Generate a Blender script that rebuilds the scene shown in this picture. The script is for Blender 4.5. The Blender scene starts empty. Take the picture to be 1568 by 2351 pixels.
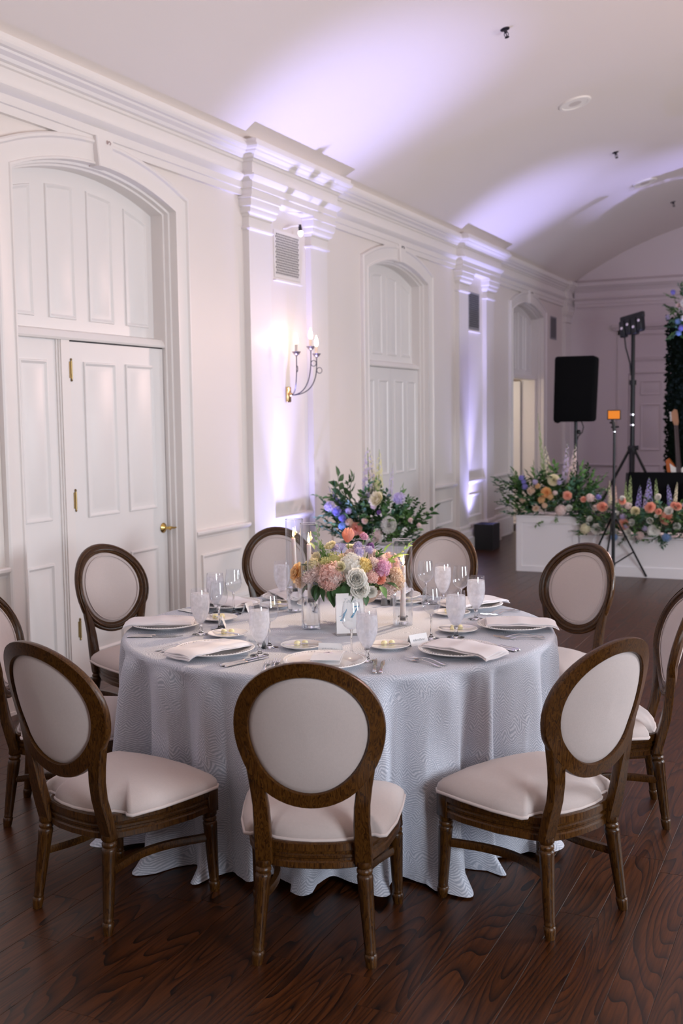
import bpy, bmesh, math, random
from mathutils import Vector, Matrix
R = math.radians
PI = math.pi
S = bpy.context.scene
COL = S.collection

# ------------------------------------------------------------------ camera
cam = bpy.data.cameras.new('camera')
cam.sensor_fit = 'HORIZONTAL'
cam.sensor_width = 24.0
cam.lens = 24.0 * 2510.0 / 1568.0
cam.dof.use_dof = True
cam.dof.focus_distance = 4.1
cam.dof.aperture_fstop = 3.6
cam.clip_start = 0.05
cam_o = bpy.data.objects.new('camera', cam)
COL.objects.link(cam_o)
S.camera = cam_o
YAW = math.atan(1178 / 2510.0); PITCH = math.atan(224 / 2510.0); ROLL = -0.0135
fw = Vector((-math.sin(YAW) * math.cos(PITCH), math.cos(YAW) * math.cos(PITCH), -math.sin(PITCH)))
rt = Vector((math.cos(YAW), math.sin(YAW), 0))
up = rt.cross(fw)
rt2 = rt * math.cos(ROLL) + up * math.sin(ROLL)
up2 = -rt * math.sin(ROLL) + up * math.cos(ROLL)
cam_o.matrix_world = Matrix(((rt2.x, up2.x, -fw.x, 0), (rt2.y, up2.y, -fw.y, 0), (rt2.z, up2.z, -fw.z, 1.66), (0, 0, 0, 1)))

# ------------------------------------------------------------------ world, exposure
S.view_settings.view_transform = 'Standard'
S.view_settings.look = 'None'
S.view_settings.gamma = 1.0
S.view_settings.use_curve_mapping = False
S.view_settings.exposure = 0.2
S.cycles.use_denoising = True
S.cycles.max_bounces = 8
S.cycles.diffuse_bounces = 4
S.cycles.glossy_bounces = 4
S.cycles.transmission_bounces = 8
S.cycles.transparent_max_bounces = 24
S.cycles.caustics_reflective = False
S.cycles.caustics_refractive = False
S.cycles.sample_clamp_indirect = 4.0
W = bpy.data.worlds.new('world')
S.world = W
W.use_nodes = True
W.node_tree.nodes['Background'].inputs[0].default_value = (0.75, 0.85, 1.0, 1)
W.node_tree.nodes['Background'].inputs[1].default_value = 1.0


def light(name, kind, loc, target, power, color, size=0.1, sy=None, cone=None, blend=0.5, spread=None):
    d = bpy.data.lights.new(name, kind)
    d.energy = power
    d.color = color
    if kind == 'AREA':
        d.shape = 'RECTANGLE'
        d.size = size
        d.size_y = sy or size
        if spread: d.spread = spread
    elif kind == 'SPOT':
        d.spot_size = cone
        d.spot_blend = blend
        d.shadow_soft_size = size
    else:
        d.shadow_soft_size = size
    o = bpy.data.objects.new(name, d)
    COL.objects.link(o)
    o.location = loc
    if target is not None:
        v = Vector(target) - Vector(loc)
        o.rotation_euler = v.to_track_quat('-Z', 'Y').to_euler()
    return o


DAY = (0.86, 0.92, 1.0)
WARM = (1.0, 0.66, 0.50)
VIO = (0.44, 0.43, 1.0)
# daylight through the four tall windows of the right-hand wall
for wy, wp in ((0.8, 112), (5.7, 128), (10.6, 85), (15.5, 6)):
    light('window_daylight', 'AREA', (2.28, wy, 1.55), (0, wy + 0.3, 1.45), wp, DAY, 1.2, 1.2)
# warm upward spots added unseen by the right-hand wall to brighten the vault
for wy, wp in ((-1.5, 60), (3.2, 165), (8.1, 165), (13.0, 70)):
    light('added_vault_spot', 'SPOT', (1.9, wy, 2.55), (0.6, wy, 4.6), wp, WARM, 0.15, cone=R(150), blend=1.0)
# pin spot on the table centre from the far end of the room
light('pin_spot', 'SPOT', (-0.9, 8.2, 3.9), (-2.0, 4.1, 0.8), 900, (1.0, 0.74, 0.50), 0.05, cone=R(13), blend=0.8)
# stage wash that rakes the floor from the far right
light('stage_wash', 'SPOT', (0.6, 14.5, 3.2), (-1.6, 8.5, 0), 650, (1.0, 0.66, 0.62), 0.15, cone=R(62), blend=0.7)
light('back_wall_wash', 'SPOT', (0.6, 14.0, 3.4), (-2.6, 17.8, 2.2), 60, (0.78, 0.46, 0.86), 0.2, cone=R(80), blend=0.8)
# violet uplights standing in front of the pilasters
for k, pw in ((-1, 220), (0, 680), (1, 620)):
    y = 7.87 + 4.91 * k
    light('uplight_beam', 'SPOT', (-4.05, y, 0.26), (-3.85, y + 0.10, 3.6), pw, VIO, 0.03, cone=R(44), blend=1.0)
    light('uplight_beam', 'SPOT', (-4.05, y, 0.26), (-4.00, y + 0.10, 3.6), pw * 0.12, VIO, 0.03, cone=R(110), blend=1.0)
light('uplight_beam', 'SPOT', (-1.55, 13.85, 0.26), (-1.75, 14.6, 4.4), 450, VIO, 0.03, cone=R(50), blend=1.0)

# ------------------------------------------------------------------ materials
MATS = {}


def N(nt, t, **kw):
    n = nt.nodes.new(t)
    for k, v in kw.items():
        if k.startswith('i'):
            n.inputs[int(k[1:])].default_value = v
        else:
            setattr(n, k, v)
    return n


def M(name, col, rough=0.5, metal=0.0, var=0.0, vscale=8.0, bump=0.0, bscale=60.0, emit=None, es=0.0, trans=0.0, ior=1.45, sheen=0.0, spec=0.5, sub=0.0):
    """principled material with optional colour variation and fine relief"""
    if name in MATS: return MATS[name]
    m = bpy.data.materials.new(name)
    m.use_nodes = True
    nt = m.node_tree
    b = nt.nodes['Principled BSDF']
    b.inputs['Base Color'].default_value = (*col, 1)
    b.inputs['Roughness'].default_value = rough
    b.inputs['Metallic'].default_value = metal
    b.inputs['IOR'].default_value = ior
    b.inputs['Specular IOR Level'].default_value = spec
    b.inputs['Transmission Weight'].default_value = trans
    if sub:
        b.inputs['Subsurface Weight'].default_value = sub
        b.inputs['Subsurface Scale'].default_value = 0.01
    if sheen: b.inputs['Sheen Weight'].default_value = sheen
    if emit:
        b.inputs['Emission Color'].default_value = (*emit, 1)
        b.inputs['Emission Strength'].default_value = es
    tc = None
    if var or bump:
        tc = N(nt, 'ShaderNodeTexCoord')
    if var:
        n = N(nt, 'ShaderNodeTexNoise'); n.inputs['Scale'].default_value = vscale; n.inputs['Detail'].default_value = 3
        nt.links.new(tc.outputs['Object'], n.inputs['Vector'])
        mx = N(nt, 'ShaderNodeMix', data_type='RGBA')
        mx.inputs[6].default_value = (*[max(0, c * (1 - var)) for c in col], 1)
        mx.inputs[7].default_value = (*[min(1, c * (1 + var)) for c in col], 1)
        nt.links.new(n.outputs[0], mx.inputs[0])
        nt.links.new(mx.outputs[2], b.inputs['Base Color'])
    if bump:
        n = N(nt, 'ShaderNodeTexNoise'); n.inputs['Scale'].default_value = bscale; n.inputs['Detail'].default_value = 4
        nt.links.new(tc.outputs['Object'], n.inputs['Vector'])
        bp = N(nt, 'ShaderNodeBump'); bp.inputs['Strength'].default_value = bump; bp.inputs['Distance'].default_value = 0.002
        nt.links.new(n.outputs[0], bp.inputs['Height'])
        nt.links.new(bp.outputs[0], b.inputs['Normal'])
    MATS[name] = m
    return m


def wood_mat(name, dark, mid, lite, rough, scale, stretch, bands, world=False, bump=0.15):
    """oak-like grain: isolines of a stretched noise plus fine pores"""
    m = bpy.data.materials.new(name); m.use_nodes = True
    nt = m.node_tree; b = nt.nodes['Principled BSDF']; L = nt.links.new
    src = N(nt, 'ShaderNodeNewGeometry') if world else N(nt, 'ShaderNodeTexCoord')
    vec = src.outputs['Position'] if world else src.outputs['Object']
    oi = N(nt, 'ShaderNodeObjectInfo'); ge = N(nt, 'ShaderNodeNewGeometry')
    a = N(nt, 'ShaderNodeMath', operation='ADD'); L(oi.outputs['Random'], a.inputs[0]); L(ge.outputs['Random Per Island'], a.inputs[1])
    mu = N(nt, 'ShaderNodeMath', operation='MULTIPLY', i1=37.0); L(a.outputs[0], mu.inputs[0])
    cb = N(nt, 'ShaderNodeCombineXYZ'); L(mu.outputs[0], cb.inputs[0]); L(mu.outputs[0], cb.inputs[1]); L(mu.outputs[0], cb.inputs[2])
    ad = N(nt, 'ShaderNodeVectorMath', operation='ADD'); L(vec, ad.inputs[0]); L(cb.outputs[0], ad.inputs[1])
    mp = N(nt, 'ShaderNodeMapping'); mp.inputs['Scale'].default_value = stretch; L(ad.outputs[0], mp.inputs['Vector'])
    n1 = N(nt, 'ShaderNodeTexNoise'); n1.inputs['Scale'].default_value = scale; n1.inputs['Detail'].default_value = 1.2; n1.inputs['Distortion'].default_value = 0.25
    L(mp.outputs[0], n1.inputs['Vector'])
    m1 = N(nt, 'ShaderNodeMath', operation='MULTIPLY', i1=bands); L(n1.outputs[0], m1.inputs[0])
    fr = N(nt, 'ShaderNodeMath', operation='FRACT'); L(m1.outputs[0], fr.inputs[0])
    r1 = N(nt, 'ShaderNodeValToRGB'); L(fr.outputs[0], r1.inputs[0])
    e = r1.color_ramp.elements; e[0].position = 0.0; e[0].color = (1, 1, 1, 1); e[1].position = 1.0; e[1].color = (0.0, 0.0, 0.0, 1)
    x = e.new(0.45); x.color = (0.88, 0.88, 0.88, 1); x = e.new(0.84); x.color = (0.45, 0.45, 0.45, 1)
    mp2 = N(nt, 'ShaderNodeMapping'); mp2.inputs['Scale'].default_value = [s * (9 if s > 0.5 else 3) for s in stretch]; L(ad.outputs[0], mp2.inputs['Vector'])
    n2 = N(nt, 'ShaderNodeTexNoise'); n2.inputs['Scale'].default_value = scale * 3; n2.inputs['Detail'].default_value = 3; L(mp2.outputs[0], n2.inputs['Vector'])
    pr_ = N(nt, 'ShaderNodeMapRange'); pr_.inputs[1].default_value = 0.35; pr_.inputs[2].default_value = 0.6; pr_.inputs[3].default_value = 0.45; pr_.inputs[4].default_value = 1.0
    L(n2.outputs[0], pr_.inputs[0])
    mm = N(nt, 'ShaderNodeMath', operation='MULTIPLY'); L(r1.outputs[0], mm.inputs[0]); L(pr_.outputs[0], mm.inputs[1])
    r2 = N(nt, 'ShaderNodeValToRGB'); L(mm.outputs[0], r2.inputs[0])
    e = r2.color_ramp.elements; e[0].position = 0.05; e[0].color = (*dark, 1); e[1].position = 0.95; e[1].color = (*lite, 1)
    x = e.new(0.5); x.color = (*mid, 1)
    br = N(nt, 'ShaderNodeMapRange'); br.inputs[3].default_value = 0.72; br.inputs[4].default_value = 1.3
    L(a.outputs[0], br.inputs[0]); br.inputs[2].default_value = 2.0
    hs = N(nt, 'ShaderNodeHueSaturation'); L(br.outputs[0], hs.inputs['Value']); L(r2.outputs[0], hs.inputs['Color'])
    L(hs.outputs[0], b.inputs['Base Color'])
    b.inputs['Roughness'].default_value = rough; b.inputs['Specular IOR Level'].default_value = 0.35
    bp = N(nt, 'ShaderNodeBump'); bp.inputs['Strength'].default_value = bump; bp.inputs['Distance'].default_value = 0.001
    L(mm.outputs[0], bp.inputs['Height']); L(bp.outputs[0], b.inputs['Normal'])
    MATS[name] = m
    return m


def thin_glass(name, edge=0.75, base=0.05, tint=(0.97, 0.98, 0.985), rough=0.02):
    m = bpy.data.materials.new(name); m.use_nodes = True
    nt = m.node_tree; L = nt.links.new
    nt.nodes.remove(nt.nodes['Principled BSDF'])
    out = nt.nodes['Material Output']
    t = N(nt, 'ShaderNodeBsdfTransparent'); t.inputs[0].default_value = (*tint, 1)
    g = N(nt, 'ShaderNodeBsdfGlossy'); g.inputs['Roughness'].default_value = rough; g.inputs[0].default_value = (0.95, 0.96, 1, 1)
    lw = N(nt, 'ShaderNodeLayerWeight'); lw.inputs[0].default_value = 0.5
    p = N(nt, 'ShaderNodeMath', operation='POWER', i1=3.5); L(lw.outputs['Facing'], p.inputs[0])
    q = N(nt, 'ShaderNodeMapRange'); q.inputs[3].default_value = base; q.inputs[4].default_value = edge; L(p.outputs[0], q.inputs[0])
    mx = N(nt, 'ShaderNodeMixShader'); L(q.outputs[0], mx.inputs[0]); L(t.outputs[0], mx.inputs[1]); L(g.outputs[0], mx.inputs[2])
    L(mx.outputs[0], out.inputs[0])
    MATS[name] = m
    return m


def cloth_mat():
    m = bpy.data.materials.new('tablecloth_weave'); m.use_nodes = True
    nt = m.node_tree; L = nt.links.new; b = nt.nodes['Principled BSDF']
    uv = N(nt, 'ShaderNodeUVMap'); uv.uv_map = 'uv'
    nz = N(nt, 'ShaderNodeTexNoise'); nz.inputs['Scale'].default_value = 5.0; nz.inputs['Detail'].default_value = 2
    L(uv.outputs[0], nz.inputs['Vector'])
    s1 = N(nt, 'ShaderNodeVectorMath', operation='SUBTRACT'); L(nz.outputs['Color'], s1.inputs[0]); s1.inputs[1].default_value = (0.5, 0.5, 0.5)
    sc = N(nt, 'ShaderNodeVectorMath', operation='SCALE'); sc.inputs['Scale'].default_value = 0.15; L(s1.outputs[0], sc.inputs[0])
    ad = N(nt, 'ShaderNodeVectorMath', operation='ADD'); L(uv.outputs[0], ad.inputs[0]); L(sc.outputs[0], ad.inputs[1])
    sp = N(nt, 'ShaderNodeSeparateXYZ'); L(ad.outputs[0], sp.inputs[0])
    z1 = N(nt, 'ShaderNodeMath', operation='PINGPONG', i1=0.0165); L(sp.outputs[0], z1.inputs[0])
    z2 = N(nt, 'ShaderNodeMath', operation='MULTIPLY', i1=0.9); L(z1.outputs[0], z2.inputs[0])
    z3 = N(nt, 'ShaderNodeMath', operation='ADD'); L(z2.outputs[0], z3.inputs[0]); L(sp.outputs[1], z3.inputs[1])
    z4 = N(nt, 'ShaderNodeMath', operation='MULTIPLY', i1=2 * PI / 0.0090); L(z3.outputs[0], z4.inputs[0])
    si = N(nt, 'ShaderNodeMath', operation='SINE'); L(z4.outputs[0], si.inputs[0])
    mr = N(nt, 'ShaderNodeMapRange'); mr.inputs[1].default_value = -0.35; mr.inputs[2].default_value = 0.25; L(si.outputs[0], mr.inputs[0])
    n2 = N(nt, 'ShaderNodeTexNoise'); n2.inputs['Scale'].default_value = 170; L(uv.outputs[0], n2.inputs['Vector'])
    m2 = N(nt, 'ShaderNodeMapRange'); m2.inputs[1].default_value = 0.3; m2.inputs[2].default_value = 0.7; m2.inputs[3].default_value = 0.35; L(n2.outputs[0], m2.inputs[0])
    mu = N(nt, 'ShaderNodeMath', operation='MULTIPLY'); L(mr.outputs[0], mu.inputs[0]); L(m2.outputs[0], mu.inputs[1])
    mx = N(nt, 'ShaderNodeMix', data_type='RGBA'); L(mu.outputs[0], mx.inputs[0])
    mx.inputs[6].default_value = (0.39, 0.42, 0.50, 1); mx.inputs[7].default_value = (0.72, 0.73, 0.80, 1)
    L(mx.outputs[2], b.inputs['Base Color'])
    b.inputs['Roughness'].default_value = 0.75
    b.inputs['Sheen Weight'].default_value = 0.2
    bp = N(nt, 'ShaderNodeBump'); bp.inputs['Strength'].default_value = 0.35; bp.inputs['Distance'].default_value = 0.001
    L(mu.outputs[0], bp.inputs['Height']); L(bp.outputs[0], b.inputs['Normal'])
    MATS['tablecloth_weave'] = m
    return m


def milky(name, col, clear):
    m = bpy.data.materials.new(name); m.use_nodes = True
    nt = m.node_tree; L = nt.links.new; nt.nodes.remove(nt.nodes['Principled BSDF'])
    tc = N(nt, 'ShaderNodeTexCoord'); nz = N(nt, 'ShaderNodeTexNoise'); nz.inputs['Scale'].default_value = 45; nz.inputs['Detail'].default_value = 2; L(tc.outputs['Object'], nz.inputs['Vector'])
    mr = N(nt, 'ShaderNodeMapRange'); mr.inputs[1].default_value = 0.3; mr.inputs[2].default_value = 0.7; mr.inputs[3].default_value = clear - 0.12; mr.inputs[4].default_value = clear + 0.12; L(nz.outputs[0], mr.inputs[0])
    d = N(nt, 'ShaderNodeBsdfDiffuse'); d.inputs[0].default_value = (*col, 1)
    t = N(nt, 'ShaderNodeBsdfTranslucent'); t.inputs[0].default_value = (*col, 1)
    q = N(nt, 'ShaderNodeBsdfTransparent'); a = N(nt, 'ShaderNodeMixShader'); a.inputs[0].default_value = 0.5; L(d.outputs[0], a.inputs[1]); L(t.outputs[0], a.inputs[2])
    b = N(nt, 'ShaderNodeMixShader'); L(mr.outputs[0], b.inputs[0]); L(a.outputs[0], b.inputs[1]); L(q.outputs[0], b.inputs[2])
    L(b.outputs[0], nt.nodes['Material Output'].inputs[0]); MATS[name] = m
    return m


WALL = M('wall_paint', (0.765, 0.705, 0.665), 0.42, bump=0.05, bscale=30)
TRIM = M('trim_paint', (0.78, 0.735, 0.71), 0.36)
DOORP = M('door_paint', (0.765, 0.735, 0.72), 0.36)
CEIL = M('ceiling_paint', (0.77, 0.70, 0.66), 0.6)
BRASS = M('brass', (0.62, 0.42, 0.14), 0.25, 1.0)
BRASSD = M('aged_brass', (0.30, 0.21, 0.09), 0.4, 1.0)
BLACK = M('black_plastic', (0.012, 0.012, 0.014), 0.5)
BLACKM = M('black_metal', (0.02, 0.02, 0.022), 0.35, 0.6)
COVER = M('black_fabric', (0.004, 0.004, 0.005), 0.95, spec=0.1)
IRON = M('dark_iron', (0.05, 0.045, 0.06), 0.4, 0.8)
DARK = M('vent_hole', (0.03, 0.03, 0.035), 0.9)
VENTG = M('grey_vent', (0.25, 0.25, 0.27), 0.5)
CHROME = M('steel', (0.72, 0.72, 0.74), 0.14, 1.0)
LINEN = M('linen', (0.52, 0.445, 0.425), 0.9, var=0.05, vscale=120, bump=0.25, bscale=500, sheen=0.15)
PIPING = M('linen_piping', (0.60, 0.52, 0.50), 0.85)
NAPK = M('napkin_cotton', (0.84, 0.80, 0.82), 0.85, bump=0.1, bscale=300, sheen=0.1)
CHINA = M('white_china', (0.86, 0.83, 0.82), 0.12)
PAPER = M('card_paper', (0.88, 0.87, 0.88), 0.7)
INKB = M('blue_ink', (0.10, 0.32, 0.50), 0.6)
INKG = M('grey_ink', (0.42, 0.47, 0.52), 0.7)
BLUSH = M('blush_print', (0.80, 0.72, 0.78), 0.8)
BUTTER = M('butter', (0.93, 0.84, 0.50), 0.45, sub=0.1)
WAX = M('candle_wax', (0.90, 0.80, 0.76), 0.4, sub=0.3)
FLAME = M('candle_flame', (1, 0.75, 0.4), 0.5, emit=(1.0, 0.62, 0.26), es=14)
BULB = M('lit_bulb', (1, 0.8, 0.5), 0.5, emit=(1.0, 0.70, 0.36), es=30)
WICK = M('wick', (0.03, 0.02, 0.02), 0.9)
GLASST = thin_glass('clear_thin_glass')
GLASSV = thin_glass('clear_cylinder_glass', 0.95, 0.05, (0.965, 0.975, 0.985))
GLASS = M('solid_glass', (1, 1, 1), 0.0, trans=1.0)
WATER = milky('iced_water', (0.95, 0.95, 0.98), 0.36)
FROST = thin_glass('frosted_goblet_glass', 0.6, 0.05, (0.98, 0.98, 0.99), 0.06)
ACRYL = M('acrylic', (0.9, 0.9, 0.92), 0.05, trans=0.8)
COPPER = M('taupe_ceramic_bowl', (0.40, 0.27, 0.21), 0.4, var=0.08)
BOXW = M('planter_white', (0.80, 0.78, 0.80), 0.45)
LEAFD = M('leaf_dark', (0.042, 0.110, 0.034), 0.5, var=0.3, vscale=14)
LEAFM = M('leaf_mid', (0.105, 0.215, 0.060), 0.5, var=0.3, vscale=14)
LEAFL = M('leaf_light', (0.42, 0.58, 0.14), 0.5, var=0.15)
LEAFB = M('leaf_blue_green', (0.09, 0.20, 0.13), 0.5, var=0.25, vscale=14)
STEM = M('stem_green', (0.16, 0.26, 0.07), 0.6)
HEDGE = M('hedge_dark', (0.003, 0.006, 0.003), 0.95, spec=0.1)
ORANGE = M('led_panel_orange', (0.8, 0.25, 0.02), 0.5, emit=(0.85, 0.24, 0.02), es=0.32)
GTRW = M('guitar_pickguard', (0.75, 0.72, 0.66), 0.3)
GTRB = M('guitar_sunburst', (0.42, 0.10, 0.015), 0.2, var=0.3, vscale=3)
GTRN = M('guitar_neck', (0.05, 0.03, 0.03), 0.4)
GTRH = M('guitar_headstock', (0.40, 0.20, 0.11), 0.35)
OAKC = wood_mat('chair_oak', (0.012, 0.0035, 0.0008), (0.045, 0.0155, 0.0026), (0.098, 0.040, 0.007), 0.30, 7.0, (14.0, 14.0, 1.3), 5.0)
OAKF = wood_mat('floor_oak', (0.006, 0.002, 0.001), (0.040, 0.0115, 0.0025), (0.074, 0.0215, 0.005), 0.33, 5.5, (1.0, 0.12, 1.0), 26.0, world=True, bump=0.08)
CLOTH = cloth_mat()
FCOL = {'white': (0.97, 0.95, 0.88), 'cream': (0.96, 0.88, 0.68), 'yellow': (0.96, 0.80, 0.42), 'peach': (0.95, 0.76, 0.62), 'apricot': (0.96, 0.70, 0.42),
        'coral': (0.94, 0.50, 0.38), 'orange': (0.92, 0.54, 0.24), 'pink': (0.95, 0.68, 0.62), 'palepink': (0.95, 0.80, 0.77), 'magenta': (0.84, 0.54, 0.70),
        'lilac': (0.72, 0.66, 0.86), 'purple': (0.32, 0.16, 0.42), 'blue': (0.40, 0.38, 0.78), 'sky': (0.36, 0.53, 0.78), 'green': (0.42, 0.55, 0.28), 'lime': (0.84, 0.84, 0.50)}


def soft(name, col, tr, var=0.12):
    m = M(name, col, 0.55, var=var, vscale=40)
    if m.get('soft'): return m
    m['soft'] = 1; nt = m.node_tree; b = nt.nodes['Principled BSDF']; t = N(nt, 'ShaderNodeBsdfTranslucent'); x = N(nt, 'ShaderNodeMixShader'); x.inputs[0].default_value = tr
    nt.links.new(b.inputs['Base Color'].links[0].from_socket, t.inputs[0])
    nt.links.new(b.outputs[0], x.inputs[1]); nt.links.new(t.outputs[0], x.inputs[2]); nt.links.new(x.outputs[0], nt.nodes['Material Output'].inputs[0])
    return m


def FM(c): return soft('petal_' + c, FCOL[c], 0.58)


# ------------------------------------------------------------------ mesh helpers
class MB:
    def __init__(s): s.v = []; s.f = []; s.uv = None

    def add(s, vs, fs):
        o = len(s.v); s.v += [tuple(v) for v in vs]; s.f += [tuple(i + o for i in f) for f in fs]; return s

    def box(s, x0, x1, y0, y1, z0, z1):
        v = [(x0, y0, z0), (x1, y0, z0), (x1, y1, z0), (x0, y1, z0), (x0, y0, z1), (x1, y0, z1), (x1, y1, z1), (x0, y1, z1)]
        return s.add(v, [(0, 3, 2, 1), (4, 5, 6, 7), (0, 1, 5, 4), (1, 2, 6, 5), (2, 3, 7, 6), (3, 0, 4, 7)])

    def loft(s, secs, closed=True, cap=True, loop=False):
        n = len(secs[0]); o = len(s.v)
        for q in secs: s.v += [tuple(p) for p in q]
        m = len(secs)
        for i in range(m if loop else m - 1):
            a = o + i * n; b = o + ((i + 1) % m) * n
            for j in range(n if closed else n - 1):
                k = (j + 1) % n
                s.f.append((a + j, a + k, b + k, b + j))
        if cap and closed and not loop:
            s.f.append(tuple(o + j for j in range(n))[::-1]); s.f.append(tuple(o + (m - 1) * n + j for j in range(n)))
        return s

    def tube(s, pts, r, n=8, loop=False, cap=True):
        P = [Vector(p) for p in pts]; m = len(P)
        rs = r if isinstance(r, (list, tuple)) else [r] * m
        secs = []; prev = None
        for i in range(m):
            if loop: t = P[(i + 1) % m] - P[i - 1]
            else: t = P[min(i + 1, m - 1)] - P[max(i - 1, 0)]
            if t.length < 1e-9: t = Vector((0, 0, 1))
            t.normalize()
            if prev is None:
                a = Vector((0, 0, 1)) if abs(t.z) < 0.9 else Vector((1, 0, 0))
                u = t.cross(a).normalized()
            else:
                u = prev - t * prev.dot(t)
                u = u.normalized() if u.length > 1e-6 else t.orthogonal().normalized()
            prev = u; w = t.cross(u)
            secs.append([P[i] + (u * math.cos(2 * PI * j / n) + w * math.sin(2 * PI * j / n)) * rs[i] for j in range(n)])
        return s.loft(secs, True, cap, loop)

    def lathe(s, prof, n=20, c=(0, 0, 0), flute=None):
        secs = []
        for (r, z) in prof:
            r = max(r, 0.0001); q = []
            for j in range(n):
                rr = r * (1 - flute[2]) if flute and flute[0] <= z <= flute[1] and j % 2 else r
                q.append((c[0] + rr * math.cos(2 * PI * j / n), c[1] + rr * math.sin(2 * PI * j / n), c[2] + z))
            secs.append(q)
        return s.loft(secs)

    def xf(s, fn, start=0):
        for i in range(start, len(s.v)): s.v[i] = tuple(fn(*s.v[i]))
        return s

    def merge(s, o, fn=None):
        vs = [tuple(fn(*v)) for v in o.v] if fn else o.v
        return s.add(vs, o.f)

    def mesh(s, name, mat, smooth=40):
        me = bpy.data.meshes.new(name)
        me.from_pydata(s.v, [], s.f)
        if isinstance(mat, (list, tuple)):
            for q in mat: me.materials.append(q)
        elif mat: me.materials.append(mat)
        if smooth:
            me.polygons.foreach_set('use_smooth', [True] * len(me.polygons))
            me.set_sharp_from_angle(angle=R(smooth))
        me.update()
        return me


def ob(name, me, parent=None, loc=None, rot=None, scale=None):
    o = bpy.data.objects.new(name, me)
    COL.objects.link(o)
    if parent is not None: o.parent = parent
    if loc is not None: o.location = loc
    if rot is not None: o.rotation_euler = rot
    if scale is not None: o.scale = scale if hasattr(scale, '__len__') else (scale,) * 3
    return o


def tag(o, label, cat, group=None):
    o['label'] = label; o['category'] = cat
    if group: o['group'] = group
    return o


def thing(name, label, cat, loc=(0, 0, 0), rz=0.0, group=None):
    o = bpy.data.objects.new(name, None); o.empty_display_size = 0.1
    COL.objects.link(o); o.location = loc; o.rotation_euler = (0, 0, rz)
    return tag(o, label, cat, group)


def struct(name, me, parent=None):
    o = ob(name, me, parent)
    if parent is None: o['kind'] = 'structure'
    return o


def rbox(x0, x1, y0, y1, z0, z1, bev, seg=2):
    bm = bmesh.new()
    bmesh.ops.create_cube(bm, size=1)
    for v in bm.verts:
        v.co = Vector((x0 if v.co.x < 0 else x1, y0 if v.co.y < 0 else y1, z0 if v.co.z < 0 else z1))
    bmesh.ops.bevel(bm, geom=bm.edges[:], offset=bev, segments=seg, profile=0.5, affect='EDGES')
    b = MB(); bm.verts.index_update()
    b.add([v.co[:] for v in bm.verts], [[v.index for v in f.verts] for f in bm.faces])
    bm.free()
    return b


CACHE = {}


def cached(key, fn):
    if key not in CACHE: CACHE[key] = fn()
    return CACHE[key]


def offset_poly(poly, d):
    """inward offset of a convex counter-clockwise polygon"""
    n = len(poly); out = []
    for i in range(n):
        p0, p1, p2 = poly[i - 1], poly[i], poly[(i + 1) % n]
        e1 = Vector((p1[0] - p0[0], p1[1] - p0[1])).normalized(); e2 = Vector((p2[0] - p1[0], p2[1] - p1[1])).normalized()
        n1 = Vector((-e1.y, e1.x)); n2 = Vector((-e2.y, e2.x))
        k = d / max(0.2, 1 + n1.dot(n2)); out.append((p1[0] + (n1.x + n2.x) * k, p1[1] + (n1.y + n2.y) * k))
    return out


PANEL_STEPS = ((0, 0.0), (0.004, 0.011), (0.012, 0.013), (0.020, 0.007), (0.026, 0.003), (0.042, 0.003), (0.062, 0.009))


def raised_panel(poly, steps=PANEL_STEPS):
    """poly in (a, z); returns MB with vertices (a, out, z)"""
    b = MB(); rings = []
    for ins, h in steps:
        q = offset_poly(poly, ins); rings.append([(p[0], h, p[1]) for p in q])
    b.loft(rings, True, False)
    o = len(b.v) - len(poly); b.f.append(tuple(o + i for i in range(len(poly))))
    return b


# frames of reference: along, out, z -> world
LX = -4.28
def onleft(a, o, z): return (LX + o, a, z)
FY = 17.88
def onfar(a, o, z): return (a, FY - o, z)
RX = 2.30
def onright(a, o, z): return (RX - o, a, z)


def flip(b): b.f = [f[::-1] for f in b.f]; return b


def moulding(b, prof, a0, a1, fn, jogs=(), caps=True, rev=False):
    """sweep prof [(out, z)] along a wall from a0 to a1 with break-forwards jogs (s, e, p)"""
    rows = []
    for d, z in prof:
        row = [(a0, d)]
        for (s, e, p) in jogs: row += [(s - d, d), (s - d, d + p), (e + d, d + p), (e + d, d)]
        row.append((a1, d))
        rows.append([fn(a, dd, z) for a, dd in row])
    t = MB(); t.loft(rows, False, False)
    if caps:
        n = len(rows[0]); m = len(rows)
        t.f.append(tuple(i * n for i in range(m))); t.f.append(tuple(i * n + n - 1 for i in range(m))[::-1])
    if rev: flip(t)
    b.merge(t)
    return b
# ------------------------------------------------------------------ floor
Y0, Y1 = -3.2, FY
XL, XR = LX, RX
fb = MB().box(XL - 0.4, XR + 0.1, Y0, Y1, -0.06, -0.014)
floor = struct('floor', fb.mesh('floor_base', M('subfloor', (0.02, 0.01, 0.006), 0.9), 0))
PWID = 0.127


def plank_mb(L, w=PWID - 0.0012):
    b = MB(); c = 0.0005; h = 0.014
    r = [[(0, 0, -h), (w, 0, -h), (w, L, -h), (0, L, -h)], [(0, 0, -c), (w, 0, -c), (w, L, -c), (0, L, -c)], [(c, c, 0), (w - c, c, 0), (w - c, L - c, 0), (c, L - c, 0)]]
    b.loft(r, True, False); b.f.append((8, 9, 10, 11)); return b


rng = random.Random(4)
planks = []
lens = [0.75, 1.0, 1.25, 1.5, 1.75, 2.0]
nrow = int((XR - XL) / PWID) + 1
for i in range(nrow):
    x = XL + i * PWID; y = Y0 - rng.random() * 1.5
    while y < Y1:
        L = rng.choice(lens); planks.append((x, y, L)); y += L


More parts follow.
